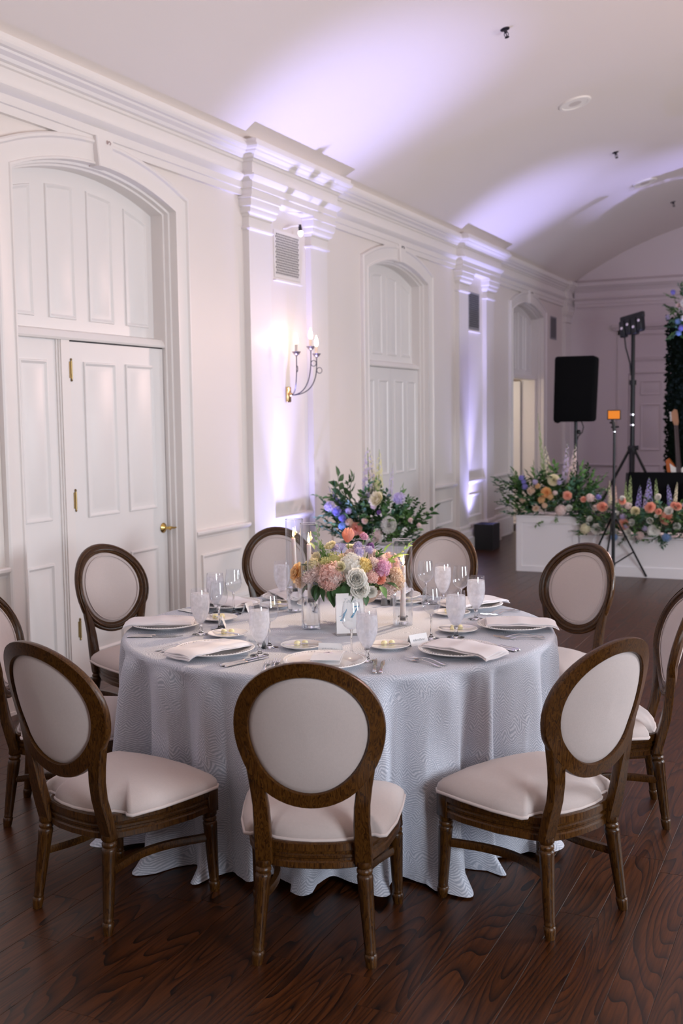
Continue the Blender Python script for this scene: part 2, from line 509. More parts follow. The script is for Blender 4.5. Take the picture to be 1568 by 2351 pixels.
def plank_rank(p):
    cx, cy = p[0] + PWID / 2, p[1] + p[2] / 2
    v = Vector((cx, cy, -1.66)); d = v.dot(fw)
    if d < 0.4: return 1e9
    sx = abs(v.dot(rt)) / d
    return d if sx < 0.40 and v.dot(fw) > 1.6 else 1e6 + d


planks.sort(key=plank_rank)
for (x, y, L) in planks[:300]:
    me = cached(('plank', L), lambda: plank_mb(L - 0.0012).mesh('plank', OAKF, 0))
    ob('plank', me, floor, (x, y, 0))
rest = MB()
for (x, y, L) in planks[300:]:
    rest.merge(plank_mb(L - 0.0012), lambda a, b, c: (a + x, b + y, c))
o = ob('planks', rest.mesh('planks', OAKF, 0), floor); o['kind'] = 'stuff'

# ------------------------------------------------------------------ ceiling: shallow barrel vault
CX, CZ, CR = -1.01, -1.08, 5.755
TH0 = math.acos((LX - 0.06 - CX) / CR); TH1 = PI - TH0


def arc(t, r=CR): return (CX + r * math.cos(t), CZ + r * math.sin(t))


b = MB(); secs = []
for i in range(49):
    t = TH0 + (TH1 - TH0) * i / 48
    p = arc(t, CR + 0.012); q = arc(t, CR + 0.15)
    secs.append([(p[0], Y0 - 0.1, p[1]), (p[0], Y1 + 0.1, p[1]), (q[0], Y1 + 0.1, q[1]), (q[0], Y0 - 0.1, q[1])])
b.loft(secs)
ceiling = struct('ceiling', b.mesh('ceiling', CEIL))
NP = 14
for i in range(NP):
    t0 = TH0 + (TH1 - TH0) * i / NP; t1 = TH0 + (TH1 - TH0) * (i + 1) / NP
    g = -0.0001 / CR; sub = 5
    secs = []
    for k in range(sub + 1):
        t = t0 - g + (t1 + 2 * g - t0) * k / sub if False else (t0 - g) + ((t1 + g) - (t0 - g)) * k / sub
        p = arc(t, CR); q = arc(t, CR + 0.013)
        secs.append([(p[0], Y0, p[1]), (p[0], Y1, p[1]), (q[0], Y1, q[1]), (q[0], Y0, q[1])])
    ob('panel', MB().loft(secs).mesh('ceiling_panel', CEIL, 30), ceiling)

# ------------------------------------------------------------------ left wall with arched door bays
ARCH = [(5.65 + 4.92 * k) for k in (-1, 0, 1, 2)]
HW = 0.81; ZS = 3.06; RISE = 0.15; ARR = (HW * HW + RISE * RISE) / (2 * RISE); AZC = ZS + RISE - ARR


def arch_z(dy, off=0.0): return AZC + math.sqrt(max(0, (ARR + off) ** 2 - dy * dy))


def pil_y(k): return (7.41 + 4.91 * k, 7.75 + 4.91 * k, 8.465 + 4.91 * k, 8.78 + 4.91 * k)


WT = 0.34
b = MB()
segs = [Y0]
for c in ARCH: segs += [c - HW, c + HW]
segs.append(Y1)
for i in range(0, len(segs), 2):
    b.box(LX - WT, LX, segs[i], segs[i + 1], 0, 3.78)
for c in ARCH:
    n = 16; lo = []; secs = []
    for k in range(n + 1):
        dy = -HW + 2 * HW * k / n; z = arch_z(dy)
        secs.append([(LX, c + dy, z), (LX, c + dy, 3.78), (LX - WT, c + dy, 3.78), (LX - WT, c + dy, z)])
    b.loft(secs)
wall_left = struct('wall_left', b.mesh('wall_left', WALL, 20))


def arch_path(hw, n=18):
    """jamb, arch, jamb as (y, z, normal outward)"""
    P = [(-hw, 0.0), (-hw, ZS)]
    for k in range(1, n): 
        dy = -HW + 2 * HW * k / n; P.append((dy, arch_z(dy)))
    P += [(hw, ZS), (hw, 0.0)]
    return P


def sweep_frame(prof, c, closed=True):
    """prof [(o, x)] swept round the arch; o outward from the opening edge, x out from the wall"""
    P = arch_path(HW); b = MB(); secs = []
    for i, p in enumerate(P):
        a = Vector(P[max(i - 1, 0)]); d = Vector(P[min(i + 1, len(P) - 1)]); q = Vector(p)
        t1 = (q - a).normalized() if i > 0 else None; t2 = (d - q).normalized() if i < len(P) - 1 else None
        n1 = Vector((-t1.y, t1.x)) if t1 else None; n2 = Vector((-t2.y, t2.x)) if t2 else None
        if n1 is None: nn = n2
        elif n2 is None: nn = n1
        else: nn = (n1 + n2) / (1 + n1.dot(n2))
        secs.append([(LX + x, c + q.x + nn.x * o, q.y + nn.y * o) for o, x in prof])
    b.loft(secs, closed, closed)
    return b


CAS = [(0.150, -0.004), (0.150, 0.030), (0.140, 0.038), (0.126, 0.038), (0.116, 0.024), (0.100, 0.020), (0.018, 0.016), (0.012, 0.024), (0.0, 0.024),
       (-0.002, -0.03), (-0.016, -0.034), (-0.018, -0.066), (-0.030, -0.070), (-0.032, -0.20), (-0.0, -0.20), (0.004, -0.004)]
for k, c in enumerate(ARCH):
    t = struct('trim_%d' % (k + 1), sweep_frame(CAS, c).mesh('arch_casing', TRIM, 30))
    kb = MB()
    zt, zb = 3.375, arch_z(0) - 0.012
    kb.loft([[(LX + x, c + y, z) for y, z in ((-w0, zb), (w0, zb), (w1, zt), (-w1, zt))] for x, w0, w1 in ((-0.02, 0.060, 0.085), (0.050, 0.060, 0.085), (0.056, 0.054, 0.079))])
    ob('keystone', kb.mesh('keystone', TRIM, 20), t)


# -------- door bays
def leaf_slab(y0, y1, z0, z1, x, th=0.04):
    return MB().box(LX + x - th, LX + x, y0, y1, z0, z1)


def panels_on(parent, polys, x, mat=DOORP, fn=None):
    for poly in polys:
        rp = raised_panel(poly); m = MB()
        m.merge(rp, fn or (lambda a, o, z: (LX + x + o - 0.001, a, z)))
        ob('panel', m.mesh('raised_panel', mat, 25), parent)


def rect(a0, a1, z0, z1): return [(a0, z0), (a1, z0), (a1, z1), (a0, z1)]


def top_panels(parent, c, x):
    iw = HW - 0.03
    w = 2 * iw / 4
    for i in range(4):
        a0 = c - iw + w * i + 0.065; a1 = c - iw + w * (i + 1) - 0.065
        tops = [(a1 - (a1 - a0) * j / 3, arch_z(a1 - (a1 - a0) * j / 3 - c) - 0.12) for j in range(4)]
        panels_on(parent, [[(a0, 2.27), (a1, 2.27)] + tops], x)


def tymp(c, x, th=0.05):
    b = MB(); secs = []
    for k in range(17):
        dy = -HW + 2 * HW * k / 16; z = arch_z(dy) + 0.02
        secs.append([(LX + x, c + dy, 2.17), (LX + x, c + dy, z), (LX + x - th, c + dy, z), (LX + x - th, c + dy, 2.17)])
    return b.loft(secs)


def hinge_mb():
    b = MB().tube([(0, 0, -0.055), (0, 0, 0.055)], 0.0075, 8)
    b.box(-0.004, 0.001, -0.018, 0.0, -0.05, 0.05)
    b.lathe([(0.0, 0.055), (0.006, 0.057), (0.008, 0.064), (0.004, 0.070), (0, 0.072)], 8)
    b.lathe([(0.0, -0.072), (0.004, -0.070), (0.008, -0.064), (0.006, -0.057), (0, -0.055)], 8)
    return b


def door_bay(c, n, kind):
    door = bpy.data.objects.new('door_%d' % n, None); COL.objects.link(door); door['kind'] = 'structure'
    XD, XU = -0.095, -0.165
    ob('transom_panel', tymp(c, XU).mesh('tympanum', DOORP, 20), door)
    top_panels(door, c, XU)
    rb = MB(); moulding(rb, [(XU - 0.03, 2.135), (XD - 0.03, 2.135), (XD + 0.015, 2.137), (XD + 0.02, 2.15), (XD + 0.01, 2.17), (XD - 0.005, 2.19), (XU, 2.205), (XU - 0.03, 2.205)], c - HW + 0.03, c + HW - 0.03, onleft)
    ob('transom_rail', rb.mesh('transom_rail', TRIM, 30), door)
    if kind == 'side':
        a0 = c - HW + 0.03
        s = ob('side_panel', leaf_slab(a0, 5.315, 0.01, 2.135, XD - 0.02).mesh('side_leaf', DOORP, 0), door)
        panels_on(s, [rect(4.985, 5.235, 1.04, 2.01), rect(4.985, 5.235, 0.16, 0.78)], XD - 0.02)
        m = MB(); moulding(m, [(0, 0)], 0, 1, onleft) if False else None
        for (y0, y1, x) in ((5.315, 5.33, XD - 0.012), (5.33, 5.342, XD - 0.004), (5.342, 5.422, XD + 0.004)):
            m = m or MB(); m.box(LX + x - 0.05, LX + x, y0, y1, 0, 2.137)
        ob('mullion', m.mesh('mullion', TRIM, 0), door)
        lf = ob('door_leaf', leaf_slab(5.427, c + HW - 0.036, 0.012, 2.128, XD).mesh('door_leaf', DOORP, 0), door)
        panels_on(lf, [rect(5.55, 5.88, 1.03, 2.01), rect(5.985, 6.305, 1.03, 2.01), rect(5.55, 5.88, 0.16, 0.765), rect(5.985, 6.305, 0.16, 0.765)], XD)
        ob('gap', MB().box(LX + XD - 0.03, LX + XD - 0.004, 5.421, 5.428, 0, 2.136).box(LX + XD - 0.03, LX + XD - 0.004, 5.42, c + HW - 0.03, 2.127, 2.136).box(LX + XD - 0.03, LX + XD - 0.004, c + HW - 0.037, c + HW - 0.031, 0, 2.13).mesh('gap', DARK, 0), door)
        for z in (1.955, 1.15, 0.34):
            h = ob('hinge', cached('hinge', lambda: hinge_mb().mesh('hinge', BRASSD)), door, (LX + XD + 0.006, 5.43, z))
        hb = MB().lathe([(0, 0), (0.034, 0), (0.036, 0.004), (0.032, 0.008), (0.024, 0.011), (0.020, 0.016), (0.014, 0.018), (0.010, 0.022), (0.010, 0.05), (0.014, 0.053), (0.014, 0.062), (0.0, 0.064)], 20)
        hb.xf(lambda x, y, z: (z, y, x))
        hb.tube([(0.055, 0, 0), (0.058, 0.02, 0.002), (0.058, 0.05, -0.004), (0.056, 0.075, -0.002), (0.058, 0.092, 0.004)], [0.009, 0.009, 0.007, 0.007, 0.009], 8)
        hb.xf(lambda x, y, z: (x, y, z))
        ob('door_handle', hb.mesh('lever_handle', BRASS), door, (LX + XD, 6.375, 0.885))
    elif kind == 'double':
        for s in (-1, 1):
            a0, a1 = (c - HW + 0.033, c - 0.002) if s < 0 else (c + 0.002, c + HW - 0.033)
            lf = ob('door_leaf', leaf_slab(a0, a1, 0.012, 2.132, XD).mesh('door_leaf', DOORP, 0), door)
            w = a1 - a0
            for q in (0, 1):
                p0 = a0 + 0.09 + q * (w - 0.06) / 2; p1 = p0 + (w - 0.30) / 2
                panels_on(lf, [rect(p0, p1, 1.03, 2.01), rect(p0, p1, 0.16, 0.765)], XD)
    else:
        jb = MB().box(LX - 0.30, LX + XD, c - HW + 0.03, c - HW + 0.07, 0, 2.137).box(LX - 0.30, LX + XD, c + HW - 0.07, c + HW - 0.03, 0, 2.137)
        ob('jamb', jb.mesh('jamb', TRIM, 0), door)
        lm = MB().box(LX - 1.0, LX - 0.31, c + HW - 0.12, c + HW - 0.08, 0.012, 2.12)
        lf = ob('door_leaf', lm.mesh('door_leaf', DOORP, 0), door)
        fnn = lambda a, o, z: (a, c + HW - 0.119 - o, z)
        panels_on(lf, [rect(LX - 0.62, LX - 0.42, 1.03, 2.01), rect(LX - 0.62, LX - 0.42, 0.16, 0.765)], 0, fn=fnn)
        # side room behind the open door
        r = MB().box(LX - 1.9, LX - 1.8, c - 1.6, c + 1.6, 0, 2.4).box(LX - 1.8, LX - WT, c + 1.5, c + 1.6, 0, 2.4).box(LX - 1.8, LX - WT, c - 1.6, c - 1.5, 0, 2.4).box(LX - 1.8, LX - WT, c - 1.5, c + 1.5, 2.3, 2.4).box(LX - 1.8, LX - 0.30, c - 1.5, c + 1.5, -0.05, 0.0)
        struct('trim_9', r.mesh('side_room_shell', WALL, 0))
        light('side_room_lamp', 'POINT', (LX - 1.1, c - 0.4, 2.0), None, 18, (1.0, 0.86, 0.70), 0.1)
    return door


door_bay(ARCH[0], 5, 'double')
door_bay(ARCH[1], 1, 'side')
door_bay(ARCH[2], 2, 'double')
door_bay(ARCH[3], 3, 'open')

# -------- pilasters (two shafts and a recess), entablature, wainscot
PP = 0.053
b = MB()
for k in (-1, 0, 1):
    a, p, q, d = pil_y(k)
    for s, e in ((a, p), (q, d)): b.box(LX - 0.02, LX + PP, s, e, 0.0, 3.40)
b.box(LX - 0.02, LX + PP, 17.55, Y1, 0, 3.40)
struct('trim_5', b.mesh('pilaster_shafts', TRIM, 0))
ENT = [(-0.10, 3.32), (0.028, 3.325), (0.028, 3.372), (0.040, 3.376), (0.040, 3.425), (0.052, 3.432), (0.070, 3.450), (0.078, 3.462), (0.078, 3.474), (0.046, 3.480),
       (0.046, 3.560), (0.060, 3.566), (0.064, 3.580), (0.082, 3.588), (0.090, 3.606), (0.118, 3.622), (0.122, 3.634), (0.140, 3.640), (0.150, 3.655), (0.152, 3.672), (0.135, 3.672), (0.135, 3.705), (0.0, 3.76)]
jogs = [(pil_y(k)[0] - 0.02, pil_y(k)[3] + 0.02, 0.085) for k in (-1, 0, 1)] + [(17.53, 18.6, 0.05)]
b = MB(); moulding(b, ENT, Y0, Y1 + 0.9, onleft, jogs, False)
b.v = [(x, min(y, Y1), z) for x, y, z in b.v]
struct('trim_6', b.mesh('entablature', TRIM, 25))
CAP = [(0.0, 3.075), (0.016, 3.078), (0.022, 3.088), (0.016, 3.098), (0.004, 3.102), (0.004, 3.170), (0.014, 3.176), (0.020, 3.192), (0.034, 3.200), (0.040, 3.214), (0.040, 3.236), (0.052, 3.246), (0.056, 3.262), (0.056, 3.300), (0.066, 3.304), (0.066, 3.322), (0.0, 3.322)]
b = MB()
spans = [(a, p) for k in (-1, 0, 1) for a, p in ((pil_y(k)[0], pil_y(k)[1]), (pil_y(k)[2], pil_y(k)[3]))] + [(17.55, 17.86)]
for s, e in spans:
    rows = []
    for d, z in CAP:
        rows.append([(LX, s - d, z), (LX + PP + d, s - d, z), (LX + PP + d, min(e + d, Y1), z), (LX, min(e + d, Y1), z)])
    b.loft(rows, False, False)
struct('trim_7', b.mesh('capitals', TRIM, 25))
BASE = [(0.0, 0.30), (0.012, 0.30), (0.020, 0.285), (0.022, 0.268), (0.012, 0.262), (0.012, 0.235), (0.028, 0.228), (0.032, 0.205), (0.032, 0.02), (0.040, 0.018), (0.042, 0.0)]
SB = [(0.0, 0.30), (0.014, 0.30), (0.022, 0.285), (0.024, 0.268), (0.012, 0.260), (0.030, 0.235), (0.040, 0.225), (0.044, 0.205), (0.048, 0.195), (0.048, 0.165), (0.075, 0.160), (0.078, 0.0)]
runs = []
edges = [Y0] + [v for c in ARCH for v in (c - HW - 0.15, c + HW + 0.15)] + [17.55]
for i in range(0, len(edges), 2): runs.append((edges[i], edges[i + 1]))
b = MB()
for s, e in runs: moulding(b, BASE, s, e, onleft)
struct('baseboard_left', b.mesh('baseboard_left', TRIM, 25))
b = MB()
for s, e in spans:
    rows = [[(LX, s - d, z), (LX + PP + d, s - d, z), (LX + PP + d, min(e + d, Y1), z), (LX, min(e + d, Y1), z)] for d, z in SB]
    b.loft(rows, False, False)
struct('trim_12', b.mesh('pilaster_bases', TRIM, 25))
RAIL = [(0.0, 0.775), (0.010, 0.777), (0.014, 0.790), (0.026, 0.798), (0.034, 0.806), (0.040, 0.812), (0.042, 0.826), (0.034, 0.834), (0.0, 0.838)]
b = MB(); fr = []
for s, e in runs:
    cuts = [(s, e)]
    for k in (-1, 0, 1):
        a, p, q, d = pil_y(k); new = []
        for (u, v) in cuts:
            if u < a and v > d: new += [(u, a - 0.03), (p, q), (d + 0.03, v)]
            else: new.append((u, v))
        cuts = new
    for u, v in cuts:
        if v - u > 0.1:
            moulding(b, RAIL, u, v, onleft)
            if v - u > 0.3: fr.append((u + 0.10, v - 0.10))
            elif v - u > 0.15: fr.append((u + 0.05, v - 0.05))
rail = struct('trim_8', b.mesh('chair_rail', TRIM, 25))
for u, v in fr:
    rp = raised_panel(rect(u, v, 0.37, 0.655), ((0, 0), (0.003, 0.014), (0.010, 0.016), (0.020, 0.010), (0.028, 0.003), (0.030, 0.001)))
    m = MB().merge(rp, lambda a, o, z: onleft(a, o, z)); ob('panel', m.mesh('wainscot_panel', TRIM, 25), rail)


# ------------------------------------------------------------------ far wall
b = MB(); secs = []
for i in range(41):
    t = TH0 + (TH1 - TH0) * i / 40; p = arc(t, CR + 0.05)
    secs.append([(p[0], FY, 0), (p[0], FY, p[1]), (p[0], FY + 0.12, p[1]), (p[0], FY + 0.12, 0)])
b.loft(secs)
FARW = M('far_wall_paint', (0.72, 0.66, 0.68), 0.5)
struct('wall_far', b.mesh('wall_far', FARW, 20))
b = MB(); moulding(b, [(d, z) for d, z in ENT], LX + 0.12, XR, onfar, (), False)
struct('trim_10', b.mesh('far_entablature', FARW, 25))
b = MB(); moulding(b, [(d, z - 0.03) for d, z in RAIL], LX + 0.06, -3.46, onfar); moulding(b, [(d, z) for d, z in BASE], LX + 0.06, -3.46, onfar)
fr_ = struct('baseboard_far', b.mesh('far_rail_and_base', FARW, 25))
m = MB().merge(raised_panel(rect(-4.1, -3.58, 0.33, 0.62), ((0, 0), (0.003, 0.014), (0.010, 0.016), (0.020, 0.010), (0.028, 0.003), (0.030, 0.001))), onfar)
ob('panel', m.mesh('wainscot_panel', FARW, 25), fr_)
d4 = bpy.data.objects.new('door_4', None); COL.objects.link(d4); d4['kind'] = 'structure'
b = MB(); 
b.box(-3.46, -3.29, FY - 0.03, FY, 0, 2.93).box(-2.45, -2.28, FY - 0.03, FY, 0, 2.93).box(-3.46, -2.28, FY - 0.03, FY, 2.86, 2.93)
moulding(b, [(0, 2.93), (0.05, 2.935), (0.06, 2.96), (0.09, 2.98), (0.10, 3.02), (0, 3.03)], -3.54, -2.20, onfar)
ob('door_frame', b.mesh('door_frame', FARW, 25), d4)
b = MB(); moulding(b, [(0, 2.24), (0.03, 2.25), (0.03, 2.30), (0.012, 2.31), (0.012, 2.44), (0.03, 2.45), (0.035, 2.49), (0, 2.50)], -3.29, -2.45, onfar)
ob('transom_rail', b.mesh('transom_rail', FARW, 25), d4)
lf = ob('door_leaf', MB().box(-3.28, -2.46, FY - 0.012, FY, 0.01, 2.23).mesh('door_leaf', FARW, 0), d4)
fnn = lambda a, o, z: (a, FY - 0.011 - o * 1.3, z)
panels_on(lf, [rect(x0, x1, z0, z1) for (x0, x1) in ((-3.10, -2.78), (-2.70, -2.54)) for (z0, z1) in ((1.90, 2.13), (1.02, 1.76), (0.16, 0.80))], 0, FARW, fnn)

# ------------------------------------------------------------------ right wall with tall windows, near wall behind the camera (both outside the frame)
b = MB(); ys = [Y0]
for wy in (0.8, 5.7, 10.6, 15.5): ys += [wy - 0.62, wy + 0.62]
ys.append(Y1)
for i in range(0, len(ys), 2): b.box(XR, XR + 0.25, ys[i], ys[i + 1], 0, 3.78)
for wy in (0.8, 5.7, 10.6, 15.5): b.box(XR, XR + 0.25, wy - 0.62, wy + 0.62, 0, 0.88).box(XR, XR + 0.25, wy - 0.62, wy + 0.62, 3.02, 3.78)
struct('wall_right', b.mesh('wall_right', WALL, 0))
for i, wy in enumerate((0.8, 5.7, 10.6, 15.5)):
    b = MB()
    for yy in (-0.6, -0.2, 0.2, 0.6): b.box(XR + 0.14, XR + 0.18, wy + yy - 0.02, wy + yy + 0.02, 0.88, 3.02)
    for zz in (0.9, 1.6, 2.3, 3.0): b.box(XR + 0.14, XR + 0.18, wy - 0.62, wy + 0.62, zz - 0.02, zz + 0.02)
    struct('window_%d' % (i + 1), b.mesh('window_frame', TRIM, 0))
b = MB(); moulding(b, ENT, Y0, Y1, onright, (), False, True); struct('trim_11', b.mesh('right_entablature', TRIM, 25))
b = MB().box(XL - 0.3, XR + 0.3, Y0 - 0.2, Y0, 0, 4.9); struct('wall_near', b.mesh('wall_near', WALL, 0))

# ------------------------------------------------------------------ ceiling fittings
def on_ceiling(x, y):
    return (x, y, CZ + math.sqrt(CR * CR - (x - CX) ** 2)), math.atan2(-(x - CX), math.sqrt(CR * CR - (x - CX) ** 2))


SPOTTY = [(-2.43, 8.15, 'nearer chrome fire sprinkler hanging from the ceiling, above the big oval disc'), (-2.46, 12.45, 'second fire sprinkler further down the ceiling, between the two oval discs'), (-2.35, 15.9, 'farthest fire sprinkler on the ceiling, by the jagged edge of the last light beam')]
for x, y, lab in SPOTTY:
    p, a = on_ceiling(x, y)
    t = thing('fire_sprinkler', lab, 'sprinkler', p, 0, 'sprinklers along the ceiling')
    m = cached('spr_plate', lambda: MB().lathe([(0, 0), (0.036, 0), (0.034, -0.006), (0.014, -0.010), (0.012, -0.03), (0, -0.03)], 16).mesh('escutcheon', IRON))
    ob('escutcheon', m, t, rot=(0, -a, 0))
    m = cached('spr_head', lambda: MB().tube([(-0.012, 0, -0.028), (-0.016, 0, -0.045), (-0.006, 0, -0.062)], 0.003, 6).tube([(0.012, 0, -0.028), (0.016, 0, -0.045), (0.006, 0, -0.062)], 0.003, 6).tube([(0, 0, -0.028), (0, 0, -0.062)], 0.004, 6).lathe([(0, -0.062), (0.017, -0.062), (0.018, -0.066), (0, -0.068)], 12).mesh('sprinkler_head', IRON))
    ob('head', m, t, rot=(0, -a, 0))
for x, y, lab in ((-2.42, 10.35, 'nearer white round ceiling speaker disc, between the two sprinklers'), (-2.45, 14.25, 'farther white round ceiling speaker disc, beside the second light beam')):
    p, a = on_ceiling(x, y)
    t = thing('ceiling_speaker', lab, 'ceiling disc', p, 0, 'round white discs in the ceiling')
    ob('ring', cached('csr', lambda: MB().lathe([(0.118, 0.004), (0.150, 0.004), (0.152, -0.004), (0.146, -0.014), (0.122, -0.016), (0.118, -0.010)], 32).mesh('ring', M('ceiling_disc_ring', (0.84, 0.80, 0.76), 0.4))), t, rot=(0, -a, 0))
    ob('grille', cached('csg', lambda: MB().lathe([(0, 0.003), (0.119, 0.003), (0.119, -0.009), (0, -0.011)], 32).mesh('grille', M('ceiling_disc_grille', (0.62, 0.56, 0.53), 0.7))), t, rot=(0, -a, 0))
p, a = on_ceiling(-3.32, 5.85)
tag(ob('detector_button', MB().lathe([(0, 0.002), (0.022, 0.002), (0.022, -0.008), (0.008, -0.014), (0, -0.014)], 14).mesh('button', M('button', (0.5, 0.38, 0.34), 0.5)), loc=p, rot=(0, -a, 0)), 'tiny round beige button on the ceiling near the top edge of the photo', 'detector')
for i, (c, lab) in enumerate(((ARCH[1], 'small hook on the keystone over the nearest arched door'), (ARCH[2], 'small dark hook on the keystone of the middle arch'), (ARCH[3], 'small dark hook on the keystone of the farthest arch'))):
    h = MB().lathe([(0, 0), (0.012, 0), (0.012, 0.006), (0, 0.008)], 10).xf(lambda x, y, z: (z, y, x)).tube([(0.004, 0, 0), (0.022, 0, 0.002), (0.03, 0, -0.010), (0.024, 0, -0.02)], 0.004, 6)
    tag(ob('wall_hook', h.mesh('wall_hook', IRON if i else M('painted_hook', (0.5, 0.40, 0.38), 0.5)), loc=(LX + 0.052, c + (-0.03 if i else 0.02), 3.352)), lab, 'hook', 'hooks on the keystones')

# ------------------------------------------------------------------ vents
def vent(y0, y1, z0, z1, nx, nz, frame_mat, label, ledge=True):
    t = thing('wall_vent', label, 'vent', (LX, (y0 + y1) / 2, (z0 + z1) / 2))
    hy, hz = (y1 - y0) / 2, (z1 - z0) / 2
    ob('plate', rbox(-0.002, 0.008, -hy - 0.025, hy + 0.025, -hz - 0.025, hz + 0.025, 0.003, 1).mesh('plate', frame_mat), t)
    b = MB(); r = min((y1 - y0) / nx, (z1 - z0) / nz) * 0.52
    for j in range(nz):
        for i in range(nx):
            cy = -hy + (i + 0.5 + (0.25 if j % 2 else -0.25)) * 2 * hy / nx; cz = -hz + (j + 0.5) * 2 * hz / nz
            b.add([(0.0088, cy - r, cz + r * 0.8), (0.0088, cy, cz - r), (0.0088, cy + r, cz + r * 0.8), (0.0070, cy - r, cz + r * 0.8), (0.0070, cy, cz - r), (0.0070, cy + r, cz + r * 0.8)], [(0, 1, 2), (3, 5, 4), (0, 3, 4, 1), (1, 4, 5, 2), (2, 5, 3, 0)])
    g = ob('perforations', b.mesh('perforations', DARK, 0), t); g['kind'] = 'stuff'
    if ledge: ob('ledge', MB().box(-0.002, 0.03, -hy - 0.04, hy + 0.04, -hz - 0.055, -hz - 0.043).mesh('ledge', TRIM, 0), t)


vent(7.92, 8.32, 2.80, 3.13, 15, 16, TRIM, 'white perforated wall vent above the candle sconce on the near pilaster')
vent(12.83, 13.20, 2.70, 3.10, 15, 16, VENTG, 'grey perforated wall vent on the far pilaster, behind the second uplight')
vent(16.78, 17.10, 2.80, 3.10, 10, 12, VENTG, 'plain grey wall vent between the farthest arch and the room corner', False)
# ------------------------------------------------------------------ oval-back chair
def oval(a, b_, t, egg=0.06):
    return (a * math.cos(t) * (1 + egg * math.sin(t)), b_ * math.sin(t))


OZ = 0.731


def tilt(x, y, z):
    """the back reclines; y is thickness measured from the back plane"""
    lean = -0.26 * (z - 0.36) - 0.10 * max(0, z - 0.7) ** 2
    return (x, 0.026 + lean + y + 1.15 * x * x * min(1, max(0, (z - 0.45) / 0.2)), z)


def SD(x, y, z): return (x * 1.05, y * 0.955, z - 0.060 + (z - 0.44) * 0.08)


